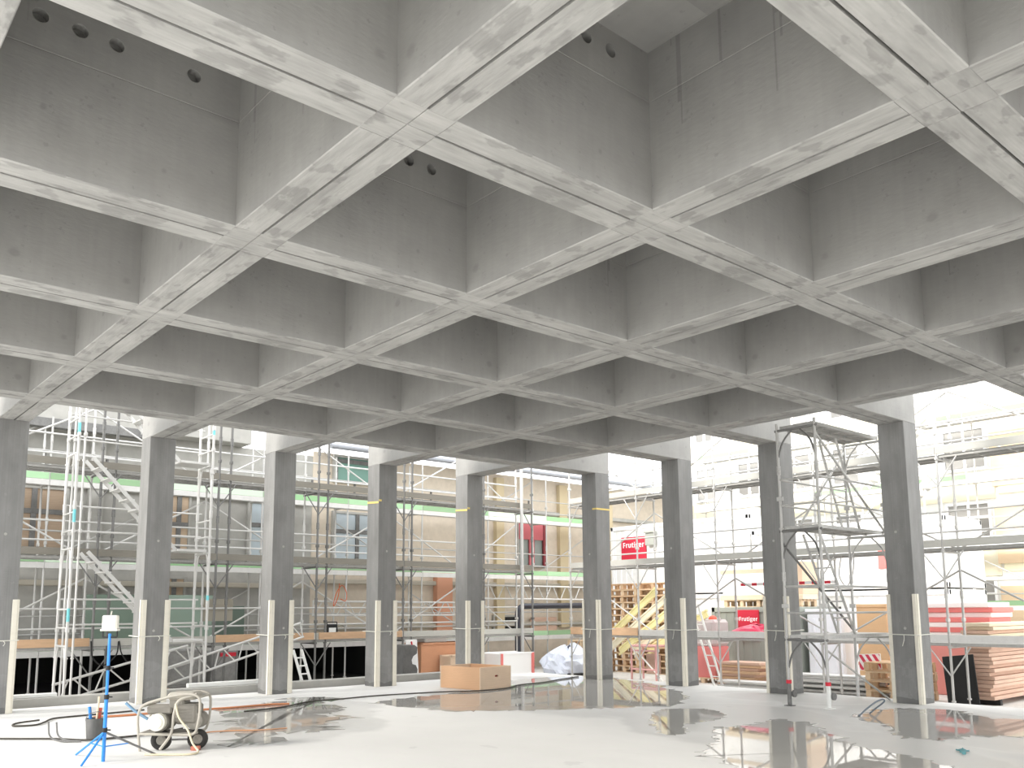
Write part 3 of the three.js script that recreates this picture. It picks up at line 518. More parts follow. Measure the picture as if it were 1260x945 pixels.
// three stair flights of the far scaffold
{
  const t = thing('stair_flights', 'white zigzag stair flights on the far scaffold, right of the widest column', 'stairs', [21.6, GY, -9.2]);
  part(t, 'standard', cyl(0.03, 8.4, 8), alu, [0, 4.2, 2.4]); part(t, 'standard', cyl(0.03, 8.4, 8), alu, [0, 4.2, -0.1]); part(t, 'standard', cyl(0.03, 8.4, 8), alu, [0, 4.2, 1.9]);
  for (let k = 0; k < 4; k++) { const y = k * 1.95; for (const s of [-0.25, 0.25]) part(t, 'stringer', beam([s, y + 0.05, 0], [s, y + 2.0, 2.2], 0.04, 0.16), alu); for (let n = 1; n < 9; n++) part(t, 'tread', box(0.5, 0.04, 0.2, 0.004), alu, [0, y + n * 0.217, n * 0.245]); for (const s of [-0.28, 0.28]) pole(t, 'hand_rail', [s, y + 0.95, 0], [s, y + 2.9, 2.2], 0.022, alu); }
}
function container(label, x, y, z, w, h, d, m, name = 'site_container') {       // long side along z, corrugated
  const t = thing(name, label, 'container', [x, y, z]);
  part(t, 'body', box(w - 0.08, h - 0.1, d - 0.08, 0.01, false), m, [0, 0.05, 0]);
  const n = Math.round(d / 0.26), list = []; for (let i = 0; i < n; i++) list.push(at(box(0.035, h - 0.3, d / n * 0.55, 0.012), -w / 2 + 0.04, h / 2, -d / 2 + (i + 0.5) * d / n));
  part(t, 'corrugation', merge(list), m);
  const fr = []; for (const s of [-1, 1]) for (const q of [-1, 1]) { fr.push(at(box(0.12, h, 0.12, 0.01), s * (w / 2 - 0.05), h / 2, q * (d / 2 - 0.05))); fr.push(at(box(0.12, 0.14, d, 0.01), s * (w / 2 - 0.05), q > 0 ? h - 0.07 : 0.07, 0)); fr.push(at(box(w, 0.14, 0.12, 0.01), 0, q > 0 ? h - 0.07 : 0.07, s * (d / 2 - 0.05))); }
  part(t, 'frame', merge(fr), m); return t;
}
const offWhite = flat(0xf4f4f2, 0.6), greyCont = flat(0x9da29a, 0.6);
const c1 = container('white site container carrying the red sign, upper one behind the pallets', 19.2, GY + 2.5, -14.2, 2.4, 2.45, 5.9, offWhite);
container('white site container behind the stacked pallets, lower one', 19.2, GY, -14.2, 2.4, 2.45, 5.9, offWhite);
container('white site container behind the rolling tower, upper one', 19.2, GY + 2.5, -8.2, 2.4, 1.9, 5.9, offWhite);
container('white site container behind the rolling tower, lower one', 19.2, GY, -8.2, 2.4, 2.45, 5.9, offWhite);
container('grey corrugated container with a red sign, under the timber bundles', 16.72, GY, -9.6, 2.4, 2.02, 2.7, greyCont);
function sign(label, x, y, z, w, h, words, size, below) {
  const c = document.createElement('canvas'); c.width = 512; c.height = Math.round(512 * h / w); const k = c.getContext('2d');
  k.fillStyle = '#d62b45'; k.fillRect(0, 0, c.width, c.height); k.fillStyle = '#ffffff'; k.textAlign = 'center'; k.textBaseline = 'middle'; k.font = 'bold ' + size + 'px sans-serif'; k.fillText(words, 256, c.height * below);
  const tx = new THREE.CanvasTexture(c); tx.colorSpace = THREE.SRGBColorSpace;
  const t = thing('red_sign', label, 'sign', [x, y, z], -Math.PI / 2); part(t, 'board', box(w, h, 0.04, 0.004), red);
  part(t, 'lettering', new THREE.PlaneGeometry(w - 0.02, h - 0.02), std({ map: tx, roughness: 0.5 }), [0, 0, 0.0225]); return t;
}
sign('square red sign with white lettering high on the white container', 17.99, 3.72, -16.05, 1.15, 0.95, 'Frutiger', 118, 0.3);
sign('red sign with white lettering on the grey corrugated container', 15.5, 1.18, -9.7, 0.68, 0.82, 'Frutiger', 122, 0.3);
solo('red_board', 'red square board on the white container beside the widest column', 'board', box(0.04, 0.5, 0.5, 0.005), paleRed, [18.0, 2.95, -6.85]);
solo('red_board', 'narrow red board just left of the column beside the bulk bag', 'board', box(0.04, 0.95, 0.35, 0.005), red, [18.0, 3.72, -13.95]);
solo('grey_box', 'small grey switch box beside the red sign on the upper white container', 'box', merge([at(box(0.14, 0.42, 0.4, 0.01), 0, 0, 0), at(box(0.2, 0.08, 0.44, 0.01), -0.02, 0.26, 0)]), flat(0xa2a59d, 0.6), [17.91, 4.05, -15.2]);

solo('white_tank', 'white lidded tank box behind the rolling tower, beside the grey container', 'tank', merge([box(1.1, 1.85, 1.05, 0.05, false), at(box(1.16, 0.1, 1.1, 0.02), 0, 1.9, 0), ...[-0.3, 0, 0.3].map((z) => at(box(0.04, 1.5, 0.06, 0.01), -0.56, 0.95, z))]), flat(0xeef0f6, 0.5), [16.4, GY, -7.6]);
// pallets
const palletGeo = boxUV((() => { const l = []; for (let i = 0; i < 5; i++) l.push(at(box(0.1, 0.024, 1.2, 0.003), -0.36 + i * 0.18, 0.186, 0)); for (const z of [-0.55, 0, 0.55]) { l.push(at(box(0.8, 0.024, 0.1, 0.003), 0, 0.162, z)); for (const x of [-0.34, 0, 0.34]) l.push(at(box(0.12, 0.13, 0.12, 0.004), x, 0.087, z)); } for (const x of [-0.34, 0, 0.34]) l.push(at(box(0.1, 0.022, 1.2, 0.003), x, 0.011, 0)); return merge(l); })());
const ORD = ['topmost', 'second from the top', 'third from the top', 'fourth from the top', 'fifth from the top', 'sixth from the top', 'seventh from the top', 'eighth from the top', 'ninth from the top', 'tenth from the top', 'eleventh from the top', 'twelfth from the top', 'thirteenth from the top', 'fourteenth from the top'];
const palMats = [std({ map: paleWood.map, color: 0xfff4ea, roughness: 0.8 }), std({ map: paleWood.map, color: 0xf2dfce, roughness: 0.8 })];
function palletStack(x, z, n, where, y0 = GY, dh = 0.2) {
  for (let k = 0; k < n; k++) solo('wooden_pallet', 'wooden pallet, ' + ORD[n - 1 - k] + ' of the ' + where, 'pallet', palletGeo, palMats[k % 2], [x + rr(-0.02, 0.02), y0 + k * dh, z + rr(-0.02, 0.02)], [0, Math.PI / 2 * 0 + rr(-0.015, 0.015), 0], 'pallets in the ' + where);
}
palletStack(15.9, -14.4, 14, 'tall stack by the yellow-taped column');
palletStack(15.9, -13.15, 14, 'tall stack behind the yellow beams');
palletStack(14.9, -15.3, 5, 'low stack by the yellow-taped column');
palletStack(13.45, -4.5, 4, 'low stack by the widest column');
for (let k = 0; k < 2; k++) solo('wooden_pallet', 'flat pallet under the timber, ' + (k ? 'nearer the rolling tower' : 'nearer the red bulk bag'), 'pallet', palletGeo, palMats[0], [16.4, GY + 2.02, -10.25 + k * 1.3], null, 'pallets on the grey container');
for (let k = 0; k < 4; k++) solo('timber_bundle', ['long pale plank lying on the container pallets, lowest', 'white wrapped board pack on the grey container', 'long pale plank on top of the white pack', 'square plywood box on the container, beside the column'][k], 'timber', [boxUV(box(0.9, 0.14, 2.7, 0.006, false).clone()), box(0.9, 0.62, 1.6, 0.01, false), boxUV(box(0.9, 0.12, 1.65, 0.006, false).clone()), boxUV(box(0.8, 0.9, 0.95, 0.008, false).clone())][k], [paleWood, offWhite, paleWood, plyMat][k], [16.4, [GY + 2.22, GY + 2.36, GY + 2.98, GY + 2.36][k], [-9.6, -10.05, -10.1, -8.75][k]]);

// yellow formwork beams
for (let k = 0; k < 5; k++) {
  const a = [14.0 + k * 0.03, 0.35 + k * 0.02, -14.3 + k * 0.52], b = [14.0 + k * 0.03, 2.15 - k * 0.16, -11.75 + k * 0.42];
  const web = beam(a, b, 0.03, 0.16), f1 = beam([a[0], a[1] + 0.09, a[2]], [b[0], b[1] + 0.09, b[2]], 0.08, 0.045), f2 = beam([a[0], a[1] - 0.09, a[2]], [b[0], b[1] - 0.09, b[2]], 0.08, 0.045);
  solo('formwork_beam', 'yellow timber formwork beam leaning over the deck, ' + ['highest', 'second highest', 'middle', 'second lowest', 'lowest'][k] + ' of five', 'beam', merge([web, f1, f2]), k % 2 ? flat(0xf3ead0, 0.6) : yellow, null, null, 'yellow formwork beams');
}
solo('plank', 'loose brown plank leaning across the yellow beams', 'plank', beam([12.9, 0.95, -12.6], [13.2, 1.75, -13.2], 0.2, 0.04), plankMat);
// red trestle under the deck
{
  const t = thing('steel_trestle', 'faded red steel trestle frame below the yellow beams', 'trestle', [13.5, GY, -11.85]); const m = flat(0xd9a5a2, 0.6);
  for (const z of [-0.45, 0.45]) { pole(t, 'leg', [0, 0, z], [0, 0.95, z], 0.03, m); pole(t, 'leg', [0.5, 0, z], [0.5, 0.95, z], 0.03, m); pole(t, 'side_bar', [0, 0.95, z], [0.5, 0.95, z], 0.03, m); }
  for (const [x, y] of [[0, 0.95], [0, 0.82], [0, 0.3], [0.5, 0.95]]) pole(t, 'rail', [x, y, -0.45], [x, y, 0.45], 0.028, m); pole(t, 'brace', [0, 0.85, -0.3], [0, 0.0, 0.7], 0.022, whitePaint); part(t, 'inner_board', box(0.04, 0.55, 0.5, 0.005), flat(0xb79a8a, 0.8), [0.3, 0.45, 0.1]);
}
// red machine in clear wrap
{
  const t = thing('wrapped_machine', 'red machine on a pallet with a cloudy plastic hood, beside the column', 'machine', [14.4, GY, -10.2]);
  part(t, 'body', box(0.7, 0.85, 0.72, 0.03, false), flat(0xd97f7c, 0.6), [0, 0.12, 0]); part(t, 'pallet_base', palletGeo, palMats[0], [0, -0.06, 0]); part(t, 'hood', box(0.72, 0.72, 0.78, 0.08, false), new THREE.MeshPhysicalMaterial({ color: 0xe4dcdc, roughness: 0.35, transmission: 0.45, thickness: 0 }), [0, 0.97, 0]); part(t, 'drum', cyl(0.26, 0.5, 20), flat(0xc9a9a6, 0.6), [0, 1.25, 0]); part(t, 'cap', new THREE.SphereGeometry(0.12, 16, 10), flat(0xe4604c, 0.5), [0, 1.68, 0.1]);
}
{
  const t = thing('ladder', 'white ladder leaning in front of the red wrapped machine', 'ladder', [0, 0, 0]);
  const a = [[13.15, GY, -8.95], [13.15, GY, -9.2]], b = [[13.3, 1.75, -9.75], [13.3, 1.75, -10.0]];
  a.forEach((p, i) => part(t, 'side_rail', beam(p, b[i], 0.03, 0.06), whitePaint)); for (let n = 1; n < 8; n++) { const f = n / 8, L = (p, q) => p.map((v, i) => v + (q[i] - v) * f); pole(t, 'rung', L(a[0], b[0]), L(a[1], b[1]), 0.014, whitePaint); }
}
// crumpled sheets
function crumple(w, h, d, sd, n = 26) {
  const g = new THREE.SphereGeometry(0.5, n, n >> 1), p = g.attributes.position, f = lattice(64, sd), f2 = lattice(64, sd + 3);
  for (let i = 0; i < p.count; i++) { const x = p.getX(i), y = p.getY(i), z = p.getZ(i), a = Math.atan2(z, x) / 6.2832 + 0.5, e = y + 0.5; const k = 0.75 + 0.45 * (0.6 * f(a * 9 + (a > 0.99 ? -9 : 0), e * 6) + 0.4 * f2(a * 21 + (a > 0.99 ? -21 : 0), e * 14)); p.setXYZ(i, x * k * w, Math.max(0, (y + 0.1) * k * h * 1.6), z * k * d); }
  const q = g.toNonIndexed(); q.computeVertexNormals(); return q;
}
solo('plastic_sheeting', 'crumpled glossy pink-red sheeting heaped on the scaffold deck', 'sheeting', crumple(0.6, 0.34, 1.45, 77), pinkSheet, [12.58, 0.93, -7.5]);
solo('plastic_sheeting', 'pale bluish heap of crumpled plastic sheeting beside the black bent pipe', 'sheeting', crumple(1.9, 0.98, 1.3, 91, 40), flat(0xdde2ee, 0.45), [12.9, GY, -14.2]);
// plank stacks
function plankStack(label0, x, y, z, L, rows, w, th, along, mats, grp, jx = 0.05) {
  for (let k = 0; k < rows; k++) { const l = L * rr(0.94, 1.05); solo('plank', ORD[rows - 1 - k] ? 'red-brown plank layer, ' + ORD[rows - 1 - k] + ' of the ' + label0 : label0, 'plank', boxUV((along === 'x' ? box(l, th * 0.9, w * rr(0.96, 1.03), 0.004, false) : box(w * rr(0.96, 1.03), th * 0.9, l, 0.004, false)).clone(), rr(0, 3), rr(0, 1)), mats[k % mats.length], [x + (along === 'x' ? l / 2 : 0) + rr(-jx, jx), y + k * th, z + (along === 'x' ? 0 : l / 2) + rr(-jx, jx)], null, grp); }
}
const lightRed = std({ map: redWood.map, color: 0xffffff, roughness: 0.8 });
solo('bearer', 'black timber bearer under the tall plank stack', 'bearer', box(0.12, 0.12, 0.55, 0.004, false), black, [13.7, GY, -2.85]);
plankStack('tall stack behind the black board', 13.42, GY + 0.12, -2.85, 4.0, 14, 0.48, 0.078, 'x', [redWood, lightRed, lightRed, redWood], 'planks of the tall stack');
plankStack('upper stack behind the black board', 13.36, GY + 0.12 + 14 * 0.078, -2.8, 4.1, 6, 0.55, 0.075, 'x', [lightRed, paleWood, paleWood], 'planks of the upper stack', 0.07);
plankStack('low stack before the grey container', 14.3, GY, -9.62, 1.2, 8, 0.7, 0.075, 'z', [plankMat, redWood], 'planks of the low stack', 0.06);
const whitePanel = flat(0xf6ecea, 0.6);
for (let k = 0; k < 8; k++) solo('formwork_panel', 'red or white formwork panel, ' + ORD[7 - k] + ' of the pile', 'panel', merge([box(1.2, 0.11, 1.55 * (k % 3 === 1 ? 0.95 : 1), 0.01, false)]), k % 2 ? whitePanel : paleRed, [15.7 + rr(-0.04, 0.04), 0.84 + k * 0.112, -3.95 + rr(-0.05, 0.05)], null, 'red and white formwork panels');
solo('formwork_panel', 'broad pale red formwork pack carrying the pile of red and white panels', 'panel', box(1.2, 1.18, 1.6, 0.02, false), flat(0xea9a92, 0.7), [15.7, GY, -3.95]);
solo('black_board', 'black board leaning beside the widest column, before the plank stack', 'board', box(0.025, 1.05, 0.62, 0.004), black, [13.12, 0.13, -3.1], [-0.12, 0, -0.13]);
solo('beige_crate', 'tall plain beige crate behind the rolling tower', 'crate', boxUV(merge([box(0.9, 2.05, 0.78, 0.01, false), at(box(0.94, 0.08, 0.82, 0.006), 0, 2.03, 0), at(box(0.94, 0.08, 0.82, 0.006), 0, 0.6, 0)])), std({ map: plyMat.map, color: 0xfff0d8, roughness: 0.8 }), [16, GY, -6.15]);
{
  const c = document.createElement('canvas'); c.width = 1024; c.height = 32; const k = c.getContext('2d'); k.fillStyle = '#fff'; k.fillRect(0, 0, 1024, 32); k.fillStyle = '#e0384a'; for (let i = 0; i < 8; i++) k.fillRect(i * 128, 0, 56, 32);
  const tx = new THREE.CanvasTexture(c); tx.colorSpace = THREE.SRGBColorSpace; const g = box(2.6, 0.07, 0.012, 0.002).clone(), uv = g.attributes.uv, p = g.attributes.position; for (let i = 0; i < uv.count; i++) uv.setXY(i, p.getX(i) / 2.6 + 0.5, 0.5);
  solo('barrier_tape', 'red and white barrier tape stretched level behind the rolling tower', 'tape', g, std({ map: tx, roughness: 0.6 }), [13.02, 2.22, -6.9], [0, -Math.PI / 2, 0]);
  const c2 = document.createElement('canvas'); c2.width = c2.height = 256; const k2 = c2.getContext('2d'); k2.fillStyle = '#f4eeee'; k2.fillRect(0, 0, 256, 256); k2.fillStyle = '#d8405a'; for (let i = -4; i < 6; i++) { k2.beginPath(); k2.moveTo(i * 80, 0); k2.lineTo(i * 80 + 40, 0); k2.lineTo(i * 80 + 140, 256); k2.lineTo(i * 80 + 100, 256); k2.fill(); }
  const t2 = new THREE.CanvasTexture(c2); t2.colorSpace = THREE.SRGBColorSpace; const s = thing('striped_board', 'red and white striped warning board tilted on the tube pile', 'board', [13.5, 0.42, -5.2], -Math.PI / 2); part(s, 'board', box(0.52, 0.36, 0.03, 0.004), whitePaint); part(s, 'stripes', new THREE.PlaneGeometry(0.5, 0.34), std({ map: t2, roughness: 0.6 }), [0, 0, 0.0165]); s.rotation.z = 0.06;
}
for (let k = 0; k < 26; k++) { const row = k % 7, lay = Math.floor(k / 7), y = GY + 0.045 + lay * 0.115, t = rr(-0.012, 0.012), e = rr(0, 0.02); solo('scaffold_tube', 'pale steel tube lying in the loose pile behind the rolling tower', 'tube', bar([13.5 + row * 0.105 + t, y, -7.4 + rr(-0.3, 0.2)], [13.5 + row * 0.105 - t, y + e, -4.95 + rr(-0.3, 0.1)], 0.037, 8), k % 3 ? alu : galv, null, null, 'tubes in the loose pile'); }
for (let k = 0; k < 10; k++) { const t = rr(-0.01, 0.01), y = GY + 0.04 + Math.floor(k / 5) * 0.1; solo('scaffold_tube', 'pale steel tube lying in the low pile before the plank layers', 'tube', bar([13.3 + (k % 5) * 0.095 + t, y, -9.2], [13.3 + (k % 5) * 0.095 - t, y + 0.01, -7.4 + rr(-0.2, 0.2)], 0.034, 8), alu, null, null, 'tubes in the low pile'); }
// black bent pipe by the old building
solo('bent_pipe', 'thick black pipe rising from the ground and bending to run level along the wall', 'pipe', new THREE.TubeGeometry((() => { const c = new THREE.CurvePath(); c.add(new THREE.LineCurve3(V(12.95, GY, -16.6), V(12.95, 1.45, -16.6))); c.add(new THREE.QuadraticBezierCurve3(V(12.95, 1.45, -16.6), V(12.95, 1.75, -16.6), V(13.25, 1.75, -16.6))); c.add(new THREE.LineCurve3(V(13.25, 1.75, -16.6), V(17.0, 1.78, -16.6))); return c; })(), 60, 0.095, 14), std({ color: 0x34363f, roughness: 0.35 }));
solo('post', 'stout galvanised post standing where the two scaffold wings meet', 'post', merge([at(cyl(0.05, 6.6, 12), 0, 3.3, 0), at(box(0.3, 0.02, 0.3, 0.003), 0, 0.01, 0), at(cyl(0.06, 0.2, 12), 0, 3.2, 0)]), galv, [11.6, GY, -14.84]);
// carved stone and profile board
const profile = [[0, 0], [0.78, 0], [0.78, 0.09], [0.7, 0.12], [0.7, 0.3], [0.62, 0.33], [0.64, 0.42], [0.56, 0.52], [0.4, 0.55], [0.36, 0.66], [0.44, 0.76], [0.6, 0.82], [0.62, 0.96], [0.5, 1.02], [0, 1.02]];
{
  const t = thing('carved_stone', 'dark grey carved stone bracket with curved mouldings on a plinth', 'stone', [6.72, GY + 0.1, -14.35], 0);
  part(t, 'moulded_block', boxUV(extrude(profile.map(([x, y]) => [x * 0.66, y]), 0.55, 0.012)), std({ map: greyTex(0.16, 0.4, 511), roughness: 0.9 })); part(t, 'plinth', boxUV(box(1.0, 0.1, 0.75, 0.01, false).clone()), std({ map: greyTex(0.09, 0.4, 521), roughness: 0.9 }), [0.36, -0.1, 0.27]);
}
{
  const s = new THREE.Shape([[0.5, 0], [0.92, 0], [0.84, 1.12], [0.5, 1.12]].map((p) => new THREE.Vector2(...p)));
  const t = thing('profile_board', 'white template board with a red edge standing behind the carved stone', 'board', [6.75, GY + 0.12, -14.5]); part(t, 'sheet', new THREE.ExtrudeGeometry(s, { depth: 0.03, bevelEnabled: false }), offWhite); part(t, 'red_edge', hose([[0.66, 1.07, 0.2], [0.68, 0.93, 0.2], [0.6, 0.8, 0.2], [0.45, 0.72, 0.2]], 0.018, 24, 6), red, [0, 0, -0.16]);
}
const boxy = (label, x, y, z, w, h, d, m, ry = 0, cat = 'box', name = 'crate') => { const t = thing(name, label, cat, [x, y, z], ry); part(t, 'body', boxUV(box(w - 0.03, h - 0.02, d - 0.03, 0.008, false).clone(), rr(0, 1), rr(0, 1)), m); const e = []; for (const s of [-1, 1]) for (const q of [-1, 1]) e.push(at(box(0.05, h, 0.05, 0.005, false), s * (w / 2 - 0.02), 0, q * (d / 2 - 0.02))); for (const v of [0.025, h - 0.025]) for (const s of [-1, 1]) { e.push(at(box(w, 0.05, 0.05, 0.005), 0, v, s * (d / 2 - 0.02))); } for (const g of e) part(t, 'edge_batten', g, m); return t; };
boxy('salmon wooden crate on dark bearers behind the plywood crate', 8.95, GY + 0.16, -15.4, 1.7, 0.95, 0.8, std({ map: plyMat.map, color: 0xf2c9b4, roughness: 0.8 }), 0, 'crate');
boxy('small plywood crate with red corner edges, left of the plywood crate', 8.95, GY + 0.1, -14.7, 0.55, 0.68, 0.5, plyMat, 0, 'crate');
solo('polystyrene_block', 'white foam block on the salmon crate', 'block', box(0.75, 0.24, 0.5, 0.02, false), whitePaint, [8.7, GY + 1.12, -15.4]);
{ const t = boxy('white wrapped pack with red corner posts behind the plywood crate', 10.75, GY + 0.18, -14.5, 1.25, 0.62, 0.8, offWhite, 0, 'pack', 'wrapped_pack'); for (const x of [-0.58, 0.58]) part(t, 'red_post', box(0.09, 0.6, 0.04, 0.004, false), paleRed, [x, 0, 0.4]); for (let k = 0; k < 4; k++) part(t, 'foot', box(0.2, 0.18, 0.7, 0.006, false), black, [-0.5 + k * 0.34, -0.18, 0]); }
for (let k = 0; k < 3; k++) solo('black_block', ['black foot block beneath the sheeting heap, nearest the wrapped pack', 'black foot block beneath the middle of the sheeting heap', 'black foot block beneath the far end of the sheeting heap'][k], 'block', box(0.5, 0.16, 0.3, 0.01, false), black, [11.78 + k * 0.78, GY, -13.6]);
boxy('grey site machine in the dark cavity behind the wheeled machine', 2.15, GY + 0.25, -16.4, 0.95, 0.85, 0.6, std({ map: greyTex(0.34, 0.5, 541), roughness: 0.8 }), 0.1, 'machine', 'site_machine');
{ const t = boxy('grey block machine with a red label strip, left of the second column with a ladder', 3.15, GY + 0.1, -16.4, 0.6, 0.95, 0.5, std({ map: greyTex(0.30, 0.5, 551), roughness: 0.8 }), 0.15, 'machine', 'site_machine'); part(t, 'red_strip', box(0.42, 0.09, 0.02, 0.003), red, [0.02, 0.86, 0.27]); t.userData.label = 'grey block machine with a red label strip, in the dark cavity'; }
solo('timber_prop', 'short timber block propping the end of the tilted girder behind the wheeled machine', 'prop', boxUV(box(0.16, 0.37, 0.16, 0.006, false).clone()), plankMat, [1.2, GY, -14.6]);
// small ladder at the kerb
{
  const t = thing('ladder', 'short white step ladder leaning by the dark cavity behind a column', 'ladder', [4.0, GY, -14.0], 0.2);
  for (const s of [0, 0.24]) part(t, 'side_rail', beam([s + 0.16, 0.02, 0.1], [s - 0.02, 1.1, -0.2], 0.03, 0.06), whitePaint); for (let n = 1; n < 6; n++) { const f = n / 6; part(t, 'rung', box(0.24, 0.03, 0.06, 0.004), whitePaint, [0.12 + 0.16 - 0.18 * f, 1.1 * f, 0.1 - 0.3 * f]); }
}
solo('foam_strip', 'long white foam strip lying on the kerb behind the wheeled machine', 'strip', box(1.9, 0.09, 0.12, 0.01, false), whitePaint, [1.95, 0.15, -12.84]);
solo('foam_strip', 'short white strip lying on the ground by the outermost column', 'strip', box(0.8, 0.07, 0.12, 0.01, false), whitePaint, [-1.75, 0.15, -12.84]);
{ const t = thing('work_lamp', 'black work lamp with a square white face on the scaffold deck', 'lamp', [5.52, 0.94, -15.25]); part(t, 'housing', box(0.27, 0.34, 0.07, 0.012), black, [0, 0.2, 0]); part(t, 'lens', box(0.2, 0.22, 0.012, 0.003), whitePaint, [0, 0.17, 0.038]); part(t, 'stand', merge([bar([-0.14, 0, 0.06], [-0.14, 0.42, 0], 0.012), bar([0.14, 0, 0.06], [0.14, 0.42, 0], 0.012), bar([-0.14, 0.42, 0], [0.14, 0.42, 0], 0.012)]), black); }
solo('cable_loop', 'orange cable loop hanging from the scaffold rail above the work lamp', 'cable', hose([[5.95, 2.35, -15.66], [5.88, 2.0, -15.6], [5.75, 1.75, -15.6], [5.8, 2.05, -15.58], [5.98, 2.3, -15.58], [6.12, 2.1, -15.58], [6.1, 1.9, -15.6], [5.95, 1.95, -15.6]], 0.011, 60, 6), orange);
solo('cable_loop', 'black cable loops hanging over the lowest deck beside the floodlight', 'cable', hose([[-0.25, 1.05, -14.93], [-0.2, 0.7, -14.9], [0.0, 0.55, -14.9], [0.25, 0.75, -14.9], [0.3, 1.05, -14.93], [0.35, 0.8, -14.9], [0.5, 0.55, -14.88]], 0.014, 60, 6), black);
solo('cable_loop', 'grey cable loop hanging under the middle deck behind the rolling tower', 'cable', hose([[12.4, 2.77, -5.15], [12.38, 2.3, -5.2], [12.38, 2.1, -5.05], [12.38, 2.35, -4.9], [12.4, 2.77, -4.85]], 0.014, 40, 6), galv);

// ---- on the slab
const hoseMat = flat(0x45413b, 0.8);
{ // open plywood crate
  const t = thing('plywood_crate', 'open-topped plywood crate with a hand hole, standing at the puddle', 'crate', [6.2, 0.001, -10.26], 0.1), w = 0.9, d = 1.24, h = 0.46, th = 0.03;
  const hand = new THREE.Shape([[-w / 2, 0], [w / 2, 0], [w / 2, h], [-w / 2, h]].map((p) => new THREE.Vector2(...p))); const ho = new THREE.Path(); ho.absellipse(0.02, 0.27, 0.055, 0.024, 0, Math.PI * 2); hand.holes.push(ho);
  const fg = new THREE.ExtrudeGeometry(hand, { depth: th, bevelEnabled: true, bevelSize: 0.002, bevelThickness: 0.002, bevelSegments: 1, curveSegments: 10 }); fg.computeVertexNormals();
  const ply2 = std({ map: plyMat.map, color: 0xffe9d6, roughness: 0.75 });
  part(t, 'hand_hole_panel', boxUV(fg), plyMat, [0, 0, d / 2 - th]); part(t, 'hand_hole_backing', box(0.2, 0.1, 0.01, 0.002), flat(0x8a2a18, 0.8), [0.02, 0.27, d / 2 - th - 0.012]); part(t, 'end_panel', boxUV(box(w, h, th, 0.003, false).clone(), 0.5, 0), plyMat, [0, 0, -d / 2 + th / 2]);
  for (const s of [-1, 1]) part(t, 'side_panel', boxUV(box(th, h, d - 2 * th - 0.002, 0.003, false).clone(), 0.2, 0.3), ply2, [s * (w / 2 - th / 2), 0, 0]); part(t, 'base_panel', box(w - 0.07, 0.02, d - 0.07, 0.002, false), plyMat, [0, 0.004, 0]);
  part(t, 'corner_batten', box(0.06, h - 0.04, 0.06, 0.004, false), paleWood, [w / 2 - 0.065, 0.03, d / 2 - 0.065]); part(t, 'corner_batten', box(0.06, h - 0.04, 0.06, 0.004, false), paleWood, [-w / 2 + 0.065, 0.03, d / 2 - 0.065]);
}
solo('hose', 'long black hose running across the slab in front of the plywood crate', 'hose', hose([[0.6, 0.022, -9.25], [1.31, 0.022, -9.41], [2.22, 0.024, -9.95], [2.77, 0.024, -9.93], [3.59, 0.022, -10.0], [4.99, 0.024, -9.7], [5.5, 0.024, -9.42], [6.34, 0.022, -9.45], [7.13, 0.024, -9.87], [7.89, 0.022, -9.99], [8.81, 0.022, -10.35], [9.69, 0.022, -10.64]], 0.014, 200), hoseMat);
solo('hose', 'orange hose lying along the kerb behind the wheeled machine', 'hose', hose([[-1.45, 0.02, -10.17], [-0.98, 0.02, -10.1], [-0.41, 0.022, -10.1], [0.23, 0.02, -10.04], [0.76, 0.022, -9.97], [1.36, 0.022, -9.98], [1.7, 0.02, -9.86]], 0.018, 100), flat(0xc98258, 0.6));
solo('hose', 'short orange hose lying in front of the ragged puddle', 'hose', hose([[-1.06, 0.018, -7.17], [-0.72, 0.018, -7.27], [-0.44, 0.018, -7.17], [-0.17, 0.018, -6.98], [0.2, 0.018, -6.92]], 0.009, 60), flat(0xd09a74, 0.6));
solo('hose', 'grey hose running from the edge of view past the bucket', 'hose', hose([[-4.4, 0.02, -9.4], [-3.19, 0.02, -8.68], [-2.79, 0.02, -8.31], [-2.48, 0.02, -8.01], [-2.21, 0.02, -7.62], [-1.89, 0.02, -7.58], [-1.51, 0.02, -7.6], [-1.25, 0.02, -7.67], [-0.9, 0.02, -7.9]], 0.013, 120), hoseMat);
solo('hose', 'dark hose looping on the dry slab near the outermost column', 'hose', hose([[-0.51, 0.02, -10.7], [-1.06, 0.02, -10.6], [-1.51, 0.02, -10.55], [-1.94, 0.02, -10.45], [-2.16, 0.02, -10.07], [-2.36, 0.02, -9.77], [-2.6, 0.02, -9.85], [-2.5, 0.02, -10.2], [-2.2, 0.04, -10.2]], 0.014, 120), hoseMat);
